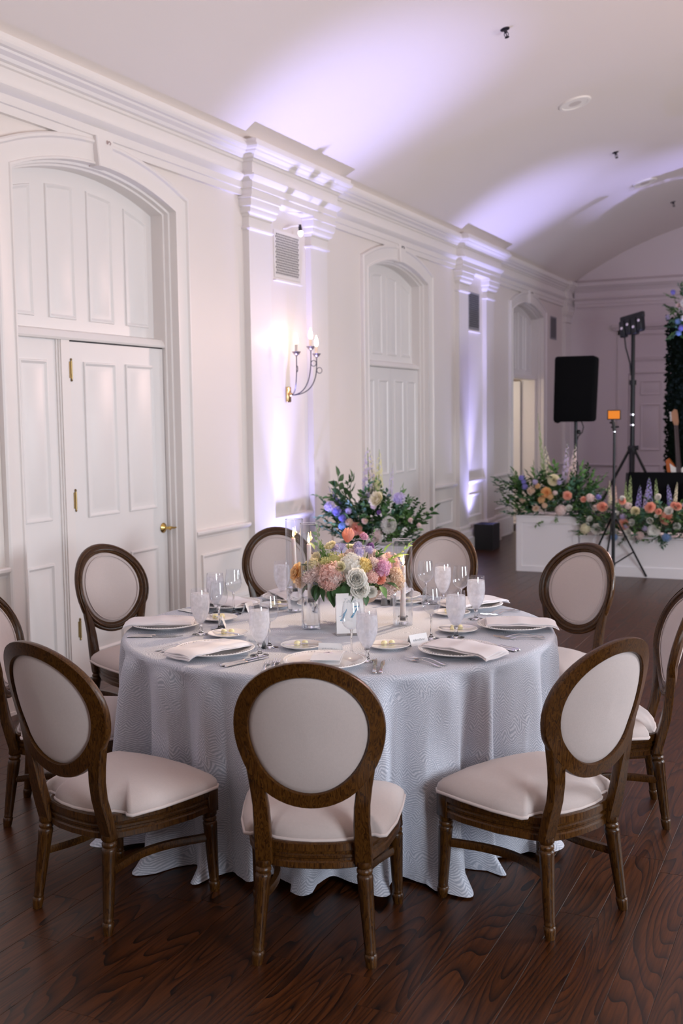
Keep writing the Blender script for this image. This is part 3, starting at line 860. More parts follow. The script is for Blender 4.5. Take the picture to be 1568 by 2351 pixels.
def chair_meshes():
    m = {}
    # back frame: ring plus two posts
    b = MB(); secs = []; n = 56
    sec = [(0.0235, -0.016), (0.0255, -0.010), (0.0255, 0.004), (0.020, 0.012), (0.016, 0.013), (0.014, 0.010), (0.010, 0.010), (0.007, 0.016), (0.000, 0.020), (-0.006, 0.018), (-0.008, 0.012), (-0.014, 0.013), (-0.018, 0.008), (-0.0225, 0.006), (-0.0235, -0.010), (-0.020, -0.016)]
    for i in range(n):
        t = 2 * PI * i / n
        x, z = oval(0.2005, 0.2095, t, 0.05); x2, z2 = oval(0.2005, 0.2095, t + 0.01, 0.05)
        d = Vector((x2 - x, z2 - z)).normalized(); nx, nz = d.y, -d.x
        secs.append([tilt(x + nx * o, y * 1.05, OZ + z + nz * o) for o, y in sec])
    b.loft(secs, True, False, True)
    for s in (-1, 1):
        pts = [(0.152, 0.305, 0.054), (0.152, 0.37, 0.054), (0.150, 0.44, 0.050), (0.152, 0.50, 0.048), (0.159, 0.555, 0.047), (0.170, 0.60, 0.040), (0.182, 0.645, 0.028), (0.193, 0.69, 0.010)]
        secs = []
        for x, z, w in pts:
            h = w / 2; th0, th1 = -0.0165, 0.0185
            secs.append([tilt(s * (x - h + 0.004), th0, z), tilt(s * (x + h - 0.004), th0, z), tilt(s * (x + h), th0 + 0.005, z), tilt(s * (x + h), th1 - 0.006, z), tilt(s * (x + h - 0.006), th1, z), tilt(s * (x - h + 0.006), th1, z), tilt(s * (x - h), th1 - 0.006, z), tilt(s * (x - h), th0 + 0.005, z)])
        b.loft(secs)
    m['back_frame'] = b.mesh('back_frame', OAKC, 45)
    # back cushion, upholstered on both faces
    b = MB(); secs = []; n = 40
    for k, (r, y) in enumerate([(0.001, 0.030), (0.3, 0.0295), (0.6, 0.026), (0.82, 0.019), (0.95, 0.010), (1.0, 0.0), (0.985, -0.004), (0.9, -0.009), (0.6, -0.013), (0.3, -0.0145), (0.001, -0.015)]):
        q = []
        for i in range(n):
            x, z = oval(0.181 * r, 0.190 * r, 2 * PI * i / n)
            q.append(tilt(x, y, OZ + z))
        secs.append(q)
    b.loft(secs)
    m['backrest'] = b.mesh('backrest', LINEN, 60)
    b = MB(); pts = []
    for i in range(48):
        x, z = oval(0.163, 0.172, 2 * PI * i / 48); pts.append(tilt(x, 0.0175, OZ + z))
    b.tube(pts, 0.0024, 6, loop=True)
    m['back_piping'] = b.mesh('back_piping', PIPING, 60)
    # seat
    half = [(0.0, 0.030), (0.06, 0.036), (0.108, 0.050), (0.122, 0.060), (0.128, 0.084), (0.175, 0.092), (0.190, 0.080), (0.206, 0.086), (0.232, 0.20), (0.246, 0.34), (0.252, 0.455), (0.236, 0.478), (0.12, 0.497), (0.0, 0.502)]
    out = half + [(-x, y) for x, y in half[-2:0:-1]]
    n = len(out); cx, cy = 0.0, 0.28
    # resample for smoothness
    def ring(k, z):
        q = []
        for x, y in out:
            a = math.atan2(y - cy, x - cx); ca, sa = math.cos(a), math.sin(a)
            rs = 1.0 / ((abs(ca) / 0.24) ** 2.6 + (abs(sa) / 0.22) ** 2.6) ** (1 / 2.6); ro = math.hypot(x - cx, y - cy)
            f = min(1.0, (1 - min(k, 1.0)) * 2.6); rr = ro * (1 - f) + min(rs, ro * 1.35) * f
            q.append((cx + ca * rr * k, cy + sa * rr * k, z))
        return q
    b = MB(); secs = []
    for k, z in ((0.97, 0.432), (1.0, 0.438), (1.003, 0.447), (0.992, 0.458), (0.955, 0.472), (0.88, 0.486), (0.75, 0.4975), (0.55, 0.505), (0.3, 0.509), (0.02, 0.510)): secs.append(ring(k, z))
    b.loft(secs)
    b.xf(SD)
    m['seat'] = b.mesh('seat', LINEN, 75)
    b = MB(); b.tube([(x, y, 0.438) for x, y, _ in ring(1.004, 0)], 0.0055, 8, loop=True)
    b.xf(SD)
    m['piping'] = b.mesh('piping', PIPING, 75)
    # apron
    b = MB(); secs = []
    h2 = [(0.0, 0.014), (0.07, 0.019), (0.120, 0.034), (0.142, 0.050), (0.162, 0.080), (0.212, 0.20), (0.240, 0.34), (0.244, 0.450), (0.236, 0.470), (0.12, 0.490), (0.0, 0.495)]
    o2 = h2 + [(-x, y) for x, y in h2[-2:0:-1]]
    for k, z in ((0.985, 0.436), (1.0, 0.432), (1.0, 0.412), (0.975, 0.409), (0.972, 0.403), (0.990, 0.399), (0.990, 0.392), (0.972, 0.388), (0.972, 0.382), (0.99, 0.378), (0.992, 0.362), (0.955, 0.357), (0.90, 0.357), (0.90, 0.436)):
        secs.append([(x * k, cy + (y - cy) * k, z) for x, y in o2])
    b.loft(secs, True, False, True)
    b.xf(SD)
    m['seat_frame'] = b.mesh('seat_frame', OAKC, 35)

    def leg(top, foot, block):
        b = MB(); z0 = top[2]
        prof = [(0.0, 0.0), (0.0155, 0.0), (0.0175, 0.012), (0.0195, 0.030), (0.0200, 0.040), (0.0165, 0.045), (0.0180, 0.050), (0.0165, 0.056), (0.0175, 0.062), (0.0245, 0.285), (0.0255, 0.298), (0.0235, 0.304), (0.0205, 0.308), (0.0245, 0.313), (0.0245, 0.322), (0.0205, 0.328), (0.0265, 0.336), (0.0265, 0.352), (0.0, 0.353)]
        b.lathe(prof, 20, flute=(0.061, 0.286, 0.13))
        b.xf(lambda x, y, z: (x + foot[0] + (top[0] - foot[0]) * min(1, z / 0.352), y + foot[1] + (top[1] - foot[1]) * min(1, z / 0.352), z * z0 / 0.352))
        if block: b.merge(rbox(top[0] - 0.025, top[0] + 0.025, top[1] - 0.025, top[1] + 0.025, z0 - 0.004, 0.372, 0.004, 1))
        return b
    for s, nm in ((-1, 'rl'), (1, 'rr')):
        m[nm] = leg((s * 0.152, 0.040, 0.316), (s * 0.174, 0.0, 0), False).mesh('leg', OAKC, 45)
        m['f' + nm[1]] = leg((s * 0.232, 0.428, 0.292), (s * 0.240, 0.440, 0), True).mesh('leg', OAKC, 45)
    for s, nm in ((-1, 'sl'), (1, 'sr')):
        b = MB(); secs = []
        for i in range(13):
            f = i / 12; y = 0.040 + (0.430 - 0.040) * f; x = s * (0.160 + 0.072 * f - 0.055 * math.sin(PI * f)); z = 0.195
            secs.append([(x - 0.009, y, z - 0.013), (x + 0.009, y, z - 0.013), (x + 0.012, y, z), (x + 0.009, y, z + 0.013), (x - 0.009, y, z + 0.013), (x - 0.012, y, z)])
        b.loft(secs)
        m[nm] = b.mesh('stretcher', OAKC, 45)
    b = MB(); secs = []
    for i in range(9):
        f = i / 8; x = -0.139 + 0.278 * f; y = 0.235; z = 0.195
        secs.append([(x, y - 0.010, z - 0.010), (x, y + 0.010, z - 0.010), (x, y + 0.010, z + 0.010), (x, y - 0.010, z + 0.010)])
    m['cross'] = b.loft(secs).mesh('cross_stretcher', OAKC, 45)
    return m


CM = chair_meshes()
TX, TY = -1.9645, 4.1404
GRP = 'oval-back dining chairs around the table'


def chair(x, y, rz, label):
    t = thing('dining_chair', label, 'chair', (x, y, 0), rz, GRP)
    ob('seat', CM['seat'], t); ob('seat_piping', CM['piping'], t); ob('backrest', CM['backrest'], t); ob('backrest_piping', CM['back_piping'], t)
    ob('back_frame', CM['back_frame'], t); ob('seat_frame', CM['seat_frame'], t)
    for k in ('rl', 'rr', 'fl', 'fr'): ob('leg', CM[k], t)
    for k in ('sl', 'sr'): ob('stretcher', CM[k], t)
    return t


# angle about the table centre of the seat's rear feet, distance, extra turn
CH = [(-68.2, 1.41, -1.5, 'oval-back oak chair in the front centre, its back to the camera'),
      (-104.2, 1.41, 4, 'oval-back oak chair at the front left, rear of its back shown at an angle'),
      (-30.2, 1.41, 1, 'oval-back oak chair at the front right, bright pale back panel lit by daylight'),
      (-152.0, 1.375, 0, 'oval-back chair cut by the left edge of the photo, behind the front left chair'),
      (157.9, 1.80, 2, 'oval-back chair standing in front of the white panelled door with brass handle'),
      (125.2, 2.12, 0, 'far oval-back chair seen behind the two tall glass candle cylinders'),
      (97.4, 1.97, 0, 'far oval-back chair behind the single candle cylinder, near the black uplight'),
      (66.3, 1.63, 3, 'oval-back chair on the far right, in front of the white planter box'),
      (17.0, 1.335, 0, 'oval-back chair cut by the right edge of the photo, behind the front right chair')]
for a, r, tw, lab in CH:
    t = R(a)
    chair(TX + r * math.cos(t), TY + r * math.sin(t), t + PI / 2 + R(tw), lab)

# ------------------------------------------------------------------ table and cloth
TZ = 0.762
t = thing('round_table', 'round banquet table hidden under the pale patterned cloth', 'table', (TX, TY, 0))
ob('tabletop', MB().lathe([(0, 0.730), (0.885, 0.730), (0.892, 0.736), (0.892, 0.752), (0.885, 0.7565), (0, 0.7565)], 64).mesh('tabletop', M('plywood', (0.4, 0.28, 0.16), 0.6)), t)
for i in range(4):
    a = PI / 4 + i * PI / 2
    ob('leg', MB().tube([(0.55 * math.cos(a), 0.55 * math.sin(a), 0.0), (0.55 * math.cos(a), 0.55 * math.sin(a), 0.731)], 0.016, 8).mesh('leg', IRON), t)
rng = random.Random(11)
NT = 720
folds = []
k = 0.0
while k < 2 * PI - 0.16:
    w = rng.uniform(0.15, 0.30); folds.append((k, w, rng.uniform(0.45, 1.4))); k += w
folds[-1] = (folds[-1][0], 2 * PI - folds[-1][0], folds[-1][2])


def fold(t):
    t %= 2 * PI
    for (s, w, a) in folds:
        if s <= t < s + w + 1e-9:
            f = (t - s) / w
            return a * (1 - math.cos(2 * PI * f)) / 2 + 0.12 * math.sin(4 * PI * f) * a
    return 0.0


verts = []; faces = []; uvs = []
rows = []
for r in (0.001, 0.2, 0.4, 0.6, 0.75, 0.84, 0.885): rows.append(('top', r))
for k in range(1, 7): rows.append(('edge', k / 6))
for k in range(1, 31): rows.append(('drop', k / 30))
RT_, ER = 0.885, 0.020
for kind, q in rows:
    for i in range(NT):
        t = 2 * PI * i / NT; ct, st = math.cos(t), math.sin(t)
        if kind == 'top':
            r, z = q, TZ; uv = (r * ct, r * st)
        elif kind == 'edge':
            a = q * PI / 2; r = RT_ + ER * math.sin(a); z = TZ - ER * (1 - math.cos(a))
            s_ = RT_ + ER * a; uv = (t * 0.905, s_)
        else:
            f = q
            fo = fold(t); ft = f ** 0.33
            r = RT_ + ER + 0.018 * f + ft * (0.130 * fo - 0.070) * (0.72 + 0.28 * f) + 0.006 * math.sin(7 * t + 3 * f) * f
            r += 0.05 * max(0, f - 0.93) / 0.07 * (fo > 0.6)
            da = min(abs((t - R(q_) + PI) % (2 * PI) - PI) for q_ in (-68.2, -104.2, -30.2, -152.0, 17.0))
            wz = min(1, f / 0.35) * min(1, max(0, (R(20) - da) / R(5))) * min(1, max(0, (0.82 - f) / 0.15))
            r = r - max(0, r - 0.918) * wz
            z = (TZ - ER) * (1 - f) + 0.003 + 0.035 * max(0.0, f - 0.85) / 0.15 * (0.5 + 0.5 * math.sin(5 * t + 1.3))
            uv = (t * 0.905, RT_ + ER * PI / 2 + f * 0.742)
        verts.append((r * ct, r * st, z)); uvs.append(uv)
nr = len(rows)
for j in range(nr - 1):
    for i in range(NT):
        k2 = (i + 1) % NT
        faces.append((j * NT + i, (j + 1) * NT + i, (j + 1) * NT + k2, j * NT + k2))
faces.append(tuple(range(NT)))
me = bpy.data.meshes.new('tablecloth'); me.from_pydata(verts, [], faces)
uvl = me.uv_layers.new(name='uv')
for p in me.polygons:
    jr = p.vertices[0] // NT
    for li, vi in zip(p.loop_indices, p.vertices):
        u = uvs[vi]
        if 6 <= jr and len(p.vertices) == 4:
            tt = (vi % NT); base = 2 * PI * tt / NT
            if tt == 0 and any((w % NT) == NT - 1 for w in p.vertices): base = 2 * PI
            vv = u[1] if vi // NT > 6 else RT_
            u = (base * 0.905, vv)
        uvl.data[li].uv = u
me.polygons.foreach_set('use_smooth', [True] * len(me.polygons))
me.materials.append(CLOTH)
tag(ob('tablecloth', me, loc=(TX, TY, 0)), 'pale blue and white zigzag-woven cloth draped to the floor over the round table', 'tablecloth')

# ------------------------------------------------------------------ tableware meshes
def recalc(b):
    bm = bmesh.new(); vs = [bm.verts.new(v) for v in b.v]
    for f in b.f:
        try: bm.faces.new([vs[i] for i in f])
        except ValueError: pass
    bmesh.ops.remove_doubles(bm, verts=bm.verts[:], dist=1e-6)
    bmesh.ops.recalc_face_normals(bm, faces=bm.faces[:])
    bm.verts.index_update(); q = MB(); q.add([v.co[:] for v in bm.verts], [[v.index for v in f.verts] for f in bm.faces]); bm.free()
    return q


TM = {}
TM['plate'] = MB().lathe([(0, 0.004), (0.055, 0.004), (0.058, 0.0), (0.066, 0.0), (0.070, 0.004), (0.100, 0.009), (0.148, 0.021), (0.152, 0.024), (0.150, 0.0265), (0.146, 0.025), (0.104, 0.0135), (0.096, 0.010), (0.088, 0.0095), (0, 0.0095)], 72).mesh('plate_body', CHINA)
b = MB()
for i in range(72):
    a = 2 * PI * i / 72; b.lathe([(0, 0.0258), (0.0019, 0.0255), (0.0019, 0.0235), (0, 0.023)], 6, (0.1395 * math.cos(a), 0.1395 * math.sin(a), 0.0005))
TM['beads'] = b.mesh('beaded_rim', CHINA)
TM['bread'] = MB().lathe([(0, 0.003), (0.034, 0.003), (0.036, 0.0), (0.041, 0.0), (0.044, 0.003), (0.080, 0.013), (0.083, 0.0155), (0.081, 0.017), (0.060, 0.010), (0.050, 0.0075), (0, 0.007)], 48).mesh('plate_body', CHINA)


def bowl_shell(prof, th):
    return prof + [(max(0.0005, r - th), z + (th if i == 0 else 0)) for i, (r, z) in list(enumerate(prof))[::-1]]


wine_out = [(0.004, 0.100), (0.014, 0.103), (0.026, 0.112), (0.034, 0.124), (0.0375, 0.138), (0.0372, 0.155), (0.034, 0.178), (0.0305, 0.205)]
wine_in = [(0.0296, 0.205), (0.0331, 0.178), (0.0363, 0.155), (0.0366, 0.138), (0.0331, 0.125), (0.025, 0.114), (0.013, 0.106), (0.001, 0.104)]
TM['wine_bowl'] = recalc(MB().loft([[(r * math.cos(2 * PI * j / 32), r * math.sin(2 * PI * j / 32), z) for j in range(32)] for r, z in wine_out + wine_in], True, True)).mesh('bowl', GLASST, 60)
stem_prof = [(0, 0.0), (0.034, 0.0), (0.0345, 0.0015), (0.020, 0.005), (0.008, 0.010), (0.0042, 0.022), (0.0036, 0.05), (0.0040, 0.085), (0.0060, 0.097), (0.0075, 0.101), (0, 0.102)]
TM['wine_stem'] = recalc(MB().lathe(stem_prof, 24)).mesh('stem', GLASS, 60)
gob_out = [(0.003, 0.042), (0.010, 0.045), (0.019, 0.056), (0.0295, 0.076), (0.0375, 0.102), (0.0405, 0.128), (0.0392, 0.158), (0.0360, 0.190)]
gob_in = [(0.0352, 0.190), (0.0384, 0.158), (0.0397, 0.128), (0.0367, 0.102), (0.0287, 0.077), (0.0180, 0.058), (0.009, 0.048), (0.001, 0.046)]
TM['gob_bowl'] = recalc(MB().lathe(gob_out + gob_in, 32)).mesh('bowl', FROST, 60)
TM['gob_stem'] = recalc(MB().lathe([(0, 0), (0.034, 0), (0.0345, 0.002), (0.020, 0.005), (0.010, 0.010), (0.0065, 0.016), (0.0085, 0.023), (0.0060, 0.030), (0.0075, 0.038), (0.010, 0.044), (0, 0.045)], 24)).mesh('stem', GLASS, 60)
TM['gob_water'] = recalc(MB().lathe([(0, 0.047), (0.0085, 0.049), (0.0175, 0.0585), (0.0282, 0.0775), (0.0362, 0.102), (0.0392, 0.128), (0.0379, 0.158), (0.0366, 0.172), (0.0, 0.172)], 32)).mesh('iced_water', WATER, 50)


def fork_mb(s=1.0):
    b = MB(); secs = []
    for y, w, z in ((-0.100, 0.0035, 0.004), (-0.098, 0.0085, 0.004), (-0.085, 0.0095, 0.0055), (-0.06, 0.006, 0.009), (-0.03, 0.0035, 0.013), (0.0, 0.0030, 0.0135), (0.022, 0.0034, 0.011), (0.034, 0.0095, 0.0075), (0.048, 0.0125, 0.0045), (0.056, 0.0125, 0.0040)):
        secs.append([(-w, y, z), (-w * 0.5, y, z + 0.0015), (w * 0.5, y, z + 0.0015), (w, y, z), (w * 0.5, y, z - 0.001), (-w * 0.5, y, z - 0.001)])
    b.loft(secs)
    for i in range(4):
        x = -0.0106 + i * 0.00707
        b.loft([[(x - h, y, z), (x + h, y, z), (x + h * 0.7, y, z + 0.0012), (x - h * 0.7, y, z + 0.0012)] for y, z, h in ((0.053, 0.0038, 0.0019), (0.078, 0.0035, 0.0017), (0.100, 0.0072, 0.0009))])
    b.xf(lambda x, y, z: (x * s, y * s, z * s)); return b


def knife_mb(s=1.0):
    b = MB(); secs = []
    for y, w, h in ((-0.115, 0.003, 0.002), (-0.113, 0.0085, 0.0035), (-0.10, 0.0095, 0.0045), (-0.06, 0.0075, 0.0045), (-0.02, 0.0070, 0.0042), (-0.005, 0.0085, 0.0045), (0.002, 0.0045, 0.003)):
        secs.append([(-w, y, h), (-w * 0.6, y, 2 * h), (w * 0.6, y, 2 * h), (w, y, h), (w * 0.6, y, 0.0004), (-w * 0.6, y, 0.0004)])
    b.loft(secs)
    b.loft([[(x0, y, 0.003), ((x0 + x1) / 2, y, 0.0045), (x1, y, 0.003), ((x0 + x1) / 2, y, 0.0015)] for y, x0, x1 in ((0.0, -0.005, 0.0045), (0.012, -0.009, 0.006), (0.07, -0.0095, 0.006), (0.098, -0.006, 0.005), (0.113, 0.002, 0.003))])
    b.xf(lambda x, y, z: (x * s, y * s, z * s)); return b


TM['fork'] = fork_mb().mesh('fork', CHROME, 50)
TM['fork_s'] = fork_mb(0.88).mesh('fork', CHROME, 50)
TM['knife'] = knife_mb().mesh('knife', CHROME, 40)
TM['knife_s'] = knife_mb(0.9).mesh('knife', CHROME, 40)
TM['spreader'] = knife_mb(0.66).mesh('knife', CHROME, 40)


def napkin_mb():
    b = MB()
    for lay, (wx, y0, y1, dz, off) in enumerate(((0.078, -0.178, 0.118, 0.0, 0.0), (0.076, -0.175, 0.115, 0.0048, 0.004), (0.074, -0.172, 0.112, 0.0096, -0.002))):
        secs = []; n = 20
        for i in range(n + 1):
            f = i / n; y = y0 + (y1 - y0) * f
            z = 0.0295 + dz - 0.020 * max(0, (-y - 0.135) / 0.05) ** 2 + 0.006 * math.exp(-((y + 0.02) / 0.03) ** 2) * (lay + 1) / 3 - 0.004 * max(0, (y - 0.09) / 0.03)
            sec = []
            m = 8
            for j in range(m + 1):
                x = -wx + 2 * wx * j / m; sec.append((x + off, y + 0.004 * x / wx, z + 0.0025 * math.cos(j / m * 2 * PI + lay) - 0.003 * abs(x / wx) ** 3))
            low = [(p[0], p[1], p[2] - 0.0040) for p in sec[::-1]]
            secs.append([(sec[0][0] - 0.0015, sec[0][1], sec[0][2] - 0.002)] + sec + [(sec[-1][0] + 0.0015, sec[-1][1], sec[-1][2] - 0.002)] + low)
        b.loft(secs)
    return b


TM['napkin'] = napkin_mb().mesh('napkin', NAPK, 50)
TM['tent'] = MB().loft([[(x, -0.016, 0.0), (x, -0.0155, 0.0), (x, 0.0, 0.0405), (x, 0.0155, 0.0), (x, 0.016, 0.0), (x, 0.0, 0.042)] for x in (-0.045, 0.045)]).mesh('tent_card', PAPER, 10)
b = MB(); rr = random.Random(3)
px_ = -0.030
while px_ < 0.028:
    w = rr.uniform(0.003, 0.006); hgt = rr.uniform(0.004, 0.010)
    b.tube([(px_ + w * f, -0.0163 + (0.016 + hgt * math.sin(f * PI)) / 0.042 * 0.016, 0.0165 + hgt * math.sin(f * PI)) for f in (0, 0.25, 0.5, 0.75, 1.0)], 0.00035, 4); px_ += w * 0.9
TM['script'] = b.mesh('handwriting', INKG, 0)
b = MB()
for k in range(3):
    prof = [(0, 0), (0.0115, 0.0), (0.014, 0.006), (0.0125, 0.012), (0.008, 0.0165), (0.0, 0.018)]
    if k == 0: b.lathe(prof, 12, flute=(0.0, 0.014, 0.12))
TM['butter'] = b.mesh('butter', BUTTER, 50)

SEAT = {'FC': (-68.6, 'front centre'), 'FL': (-108, 'front left'), 'FR': (-26, 'front right'), 'L2': (-157, 'left'), 'L3': (161, 'door-side'), 'B1': (133, 'far left'), 'B2': (95, 'far middle'), 'B3': (59, 'far right'), 'Rt': (17.5, 'right')}
WHERE = {'FC': 'at the nearest place, above the front centre chair', 'FL': 'at the front left place', 'FR': 'at the front right place', 'L2': 'at the leftmost place', 'L3': 'at the place before the white door',
         'B1': 'at the far left place behind the tall candle cylinders', 'B2': 'at the farthest place behind the flowers', 'B3': 'at the far right place', 'Rt': 'at the rightmost place'}
PLATE_R = {'FC': 0.725, 'FL': 0.685, 'FR': 0.715, 'L2': 0.735, 'L3': 0.715, 'B1': 0.72, 'B2': 0.72, 'B3': 0.73, 'Rt': 0.735}


def place(obj_, x, y, rz=0, z=TZ): obj_.location = (x, y, z); obj_.rotation_euler = (0, 0, rz); return obj_


for s, (ang, _) in SEAT.items():
    a = R(ang); pr_ = PLATE_R[s]
    cx_, cy_ = TX + pr_ * math.cos(a), TY + pr_ * math.sin(a)
    rz = a + PI / 2      # local +Y points at the table centre, +X to the diner's right
    def P2(lx, ly, base=None):
        return (cx_ + lx * math.cos(rz) - ly * math.sin(rz), cy_ + lx * math.sin(rz) + ly * math.cos(rz))
    p = thing('dinner_plate', 'white beaded-rim dinner plate ' + WHERE[s], 'plate', (cx_, cy_, TZ + 0.0005), rz, 'dinner plates')
    ob('plate_body', TM['plate'], p); ob('beaded_rim', TM['beads'], p)
    if s != 'FC':
        tag(ob('napkin', TM['napkin'], loc=(cx_, cy_, TZ + 0.0005), rot=(0, 0, rz + R({'FL': -4, 'FR': 8, 'L2': 2, 'Rt': 0}.get(s, 3)))), 'folded pale napkin on the plate ' + WHERE[s], 'napkin', 'folded napkins on the plates')
    for kk, (nm, lx, ly, tw, mk) in enumerate((('fork', -0.178, -0.015, 2, 'fork'), ('fork', -0.208, -0.03, 1, 'fork_s'), ('knife', 0.180, -0.01, 0, 'knife'), ('knife', 0.206, -0.02, -2, 'knife_s'))):
        if s == 'L3' and kk == 1: pass
        x, y = P2(lx, ly)
        which = ('inner', 'outer')[kk % 2]
        tag(ob(nm, TM[mk], loc=(x, y, TZ + 0.0008), rot=(0, 0, rz + R(tw))), '%s silver %s beside the plate %s' % (which, nm, WHERE[s]), nm, 'silver %ss by the plates' % nm)

WINE = {'FC': (-1.674, 3.641), 'FL': (-2.035, 3.663), 'L2': (-2.400, 3.889), 'L3': (-2.535, 4.235), 'FR': (-1.510, 4.045), 'B2': (-1.818, 4.800), 'B3': (-1.604, 4.684)}
WLAB = {'FC': 'empty wine glass before the table number card', 'FL': 'empty wine glass behind the front left water goblet', 'L2': 'empty wine glass just right of the leftmost water goblet', 'L3': 'empty wine glass at the place before the white door, left of the far chair',
        'FR': 'empty wine glass left of the front right water goblet', 'B2': 'farthest empty wine glass, in front of the far chair beside the single candle', 'B3': 'empty wine glass left of the rightmost water goblet'}
for s, (x, y) in WINE.items():
    t = thing('wine_glass', WLAB[s], 'wine glass', (x, y, TZ + 0.0005), 0, 'wine glasses')
    ob('bowl', TM['wine_bowl'], t); ob('stem', TM['wine_stem'], t)
GOB = {'FC': (-1.589, 3.590), 'FL': (-2.002, 3.527), 'L2': (-2.424, 3.782), 'L3': (-2.610, 4.200), 'B1': (-2.506, 4.646), 'FR': (-1.427, 4.105), 'Rt': (-1.474, 4.507), 'B2': (-1.745, 4.835)}
GLAB = {'FC': 'frosty goblet of iced water right of the table number card', 'FL': 'frosty goblet of iced water above the front left plate', 'L2': 'leftmost frosty goblet of iced water', 'L3': 'frosty goblet of iced water behind the leftmost wine glass',
        'B1': 'frosty goblet of iced water just left of the tall candle cylinders', 'FR': 'frosty goblet of iced water above the front right plate', 'Rt': 'rightmost frosty goblet of iced water', 'B2': 'farthest frosty goblet, half hidden behind the far wine glass'}
for s, (x, y) in GOB.items():
    t = thing('water_goblet', GLAB[s], 'goblet', (x, y, TZ + 0.0005), 0, 'water goblets')
    ob('bowl', TM['gob_bowl'], t); ob('stem', TM['gob_stem'], t); ob('iced_water', TM['gob_water'], t)
BREAD = {'FC': (-1.915, 3.702, 25), 'FL': (-2.300, 3.792, -15), 'L2': (-2.520, 4.080, -35), 'FR': (-1.601, 3.825, 25), 'Rt': (-1.458, 4.215, 200), 'B3': (-1.607, 4.566, 40), 'B2': (-1.910, 4.778, 10), 'L3': (-2.440, 4.460, 0)}
BLAB = {'FC': 'left of the place card at the nearest place', 'FL': 'above the front left napkin', 'L2': 'behind the leftmost wine glass', 'FR': 'left of the front right place card', 'Rt': 'under the front right water goblet', 'B3': 'left of the rightmost water goblet',
        'B2': 'behind the single candle cylinder', 'L3': 'by the goblet left of the tall candle cylinders'}
for s, (x, y, ra) in BREAD.items():
    t = thing('bread_plate', 'small white bread plate ' + BLAB[s], 'plate', (x, y, TZ + 0.0005), R(ra), 'bread plates')
    ob('plate_body', TM['bread'], t)
    for q, (bx, by) in enumerate(((-0.018, 0.018), (0.012, 0.024))):
        cx_ = x + bx * math.cos(R(25)) - by * math.sin(R(25)); cy_ = y + bx * math.sin(R(25)) + by * math.cos(R(25))
        tag(ob('butter_ball', TM['butter'], loc=(cx_, cy_, TZ + 0.0085)), '%s butter ball on the bread plate %s' % (('left', 'right')[q], BLAB[s]), 'butter', 'butter balls')
    tag(ob('butter_knife', TM['spreader'], loc=(x + 0.012 * math.sin(R(ra)), y - 0.012 * math.cos(R(ra)), TZ + 0.0165), rot=(0, 0, R(ra) + PI / 2)), 'small butter knife across the bread plate ' + BLAB[s], 'knife', 'butter knives')
CARDS = {'FC': (-1.765, 3.645, 12), 'FR': (-1.522, 3.925, 62), 'FL': (-2.098, 3.664, -15), 'L2': (-2.430, 3.960, -60), 'L3': (-2.514, 4.330, -80)}
CLAB = {'FC': 'nearest white tent place card, behind the folded paper on the plate', 'FR': 'white tent place card above the front right napkin', 'FL': 'white tent place card behind the front left goblet', 'L2': 'white tent place card right of the leftmost wine glass', 'L3': 'small tent place card before the door-side wine glass'}
for s, (x, y, ra) in CARDS.items():
    t = thing('place_card', CLAB[s], 'place card', (x, y, TZ + 0.0005), R(ra), 'tent place cards')
    ob('tent_card', TM['tent'], t); ob('handwriting', TM['script'], t)
# folded paper on the nearest plate
a = R(-68.6); cx_, cy_ = TX + 0.725 * math.cos(a), TY + 0.725 * math.sin(a)
t = thing('folded_paper', 'folded white paper with a pale blush print on the nearest plate', 'paper', (cx_ - 0.004, cy_ + 0.04, TZ + 0.026), R(20))
b = MB(); b.loft([[(-0.052, y, z), (0.052, y, z), (0.052, y, z + 0.0012), (-0.052, y, z + 0.0012)] for y, z in ((-0.14, 0.003), (-0.05, 0.004), (0.06, 0.004))])
b.loft([[(-0.052, y, z), (0.052, y, z), (0.052, y, z + 0.0012), (-0.052, y, z + 0.0012)] for y, z in ((0.06, 0.0055), (0.0, 0.014), (-0.07, 0.019), (-0.14, 0.017))])
ob('sheet', b.mesh('sheet', PAPER, 30), t)
b = MB()
for (u, v, r) in ((-0.006, -0.02, 0.011), (0.008, -0.012, 0.009), (-0.004, -0.006, 0.009), (0.010, -0.030, 0.008)):
    b.lathe([(0, 0), (r, 0), (r, 0.0006), (0, 0.0006)], 12, (u, v, 0.0168))
ob('blush_print', b.mesh('blush_print', BLUSH, 0), t)
# salt and pepper shakers
for x, y, lab in ((-1.985, 4.690, 'glass salt shaker with silver cap behind the flowers'), (-1.945, 4.705, 'glass pepper shaker with silver cap behind the flowers')):
    t = thing('shaker', lab, 'shaker', (x, y, TZ + 0.0005), 0, 'salt and pepper shakers')
    ob('body', cached('shb', lambda: recalc(MB().lathe([(0, 0), (0.018, 0), (0.019, 0.004), (0.015, 0.030), (0.013, 0.045), (0, 0.046)], 8)).mesh('body', ACRYL, 20)), t)
    ob('filling', cached('shf', lambda: MB().lathe([(0, 0.003), (0.008, 0.003), (0.007, 0.032), (0, 0.033)], 8).mesh('filling', M('spice', (0.35, 0.27, 0.2), 0.9))), t)
    ob('cap', cached('shc', lambda: MB().lathe([(0, 0.0455), (0.0135, 0.0455), (0.0135, 0.056), (0.009, 0.063), (0, 0.065)], 14).mesh('cap', CHROME)), t)
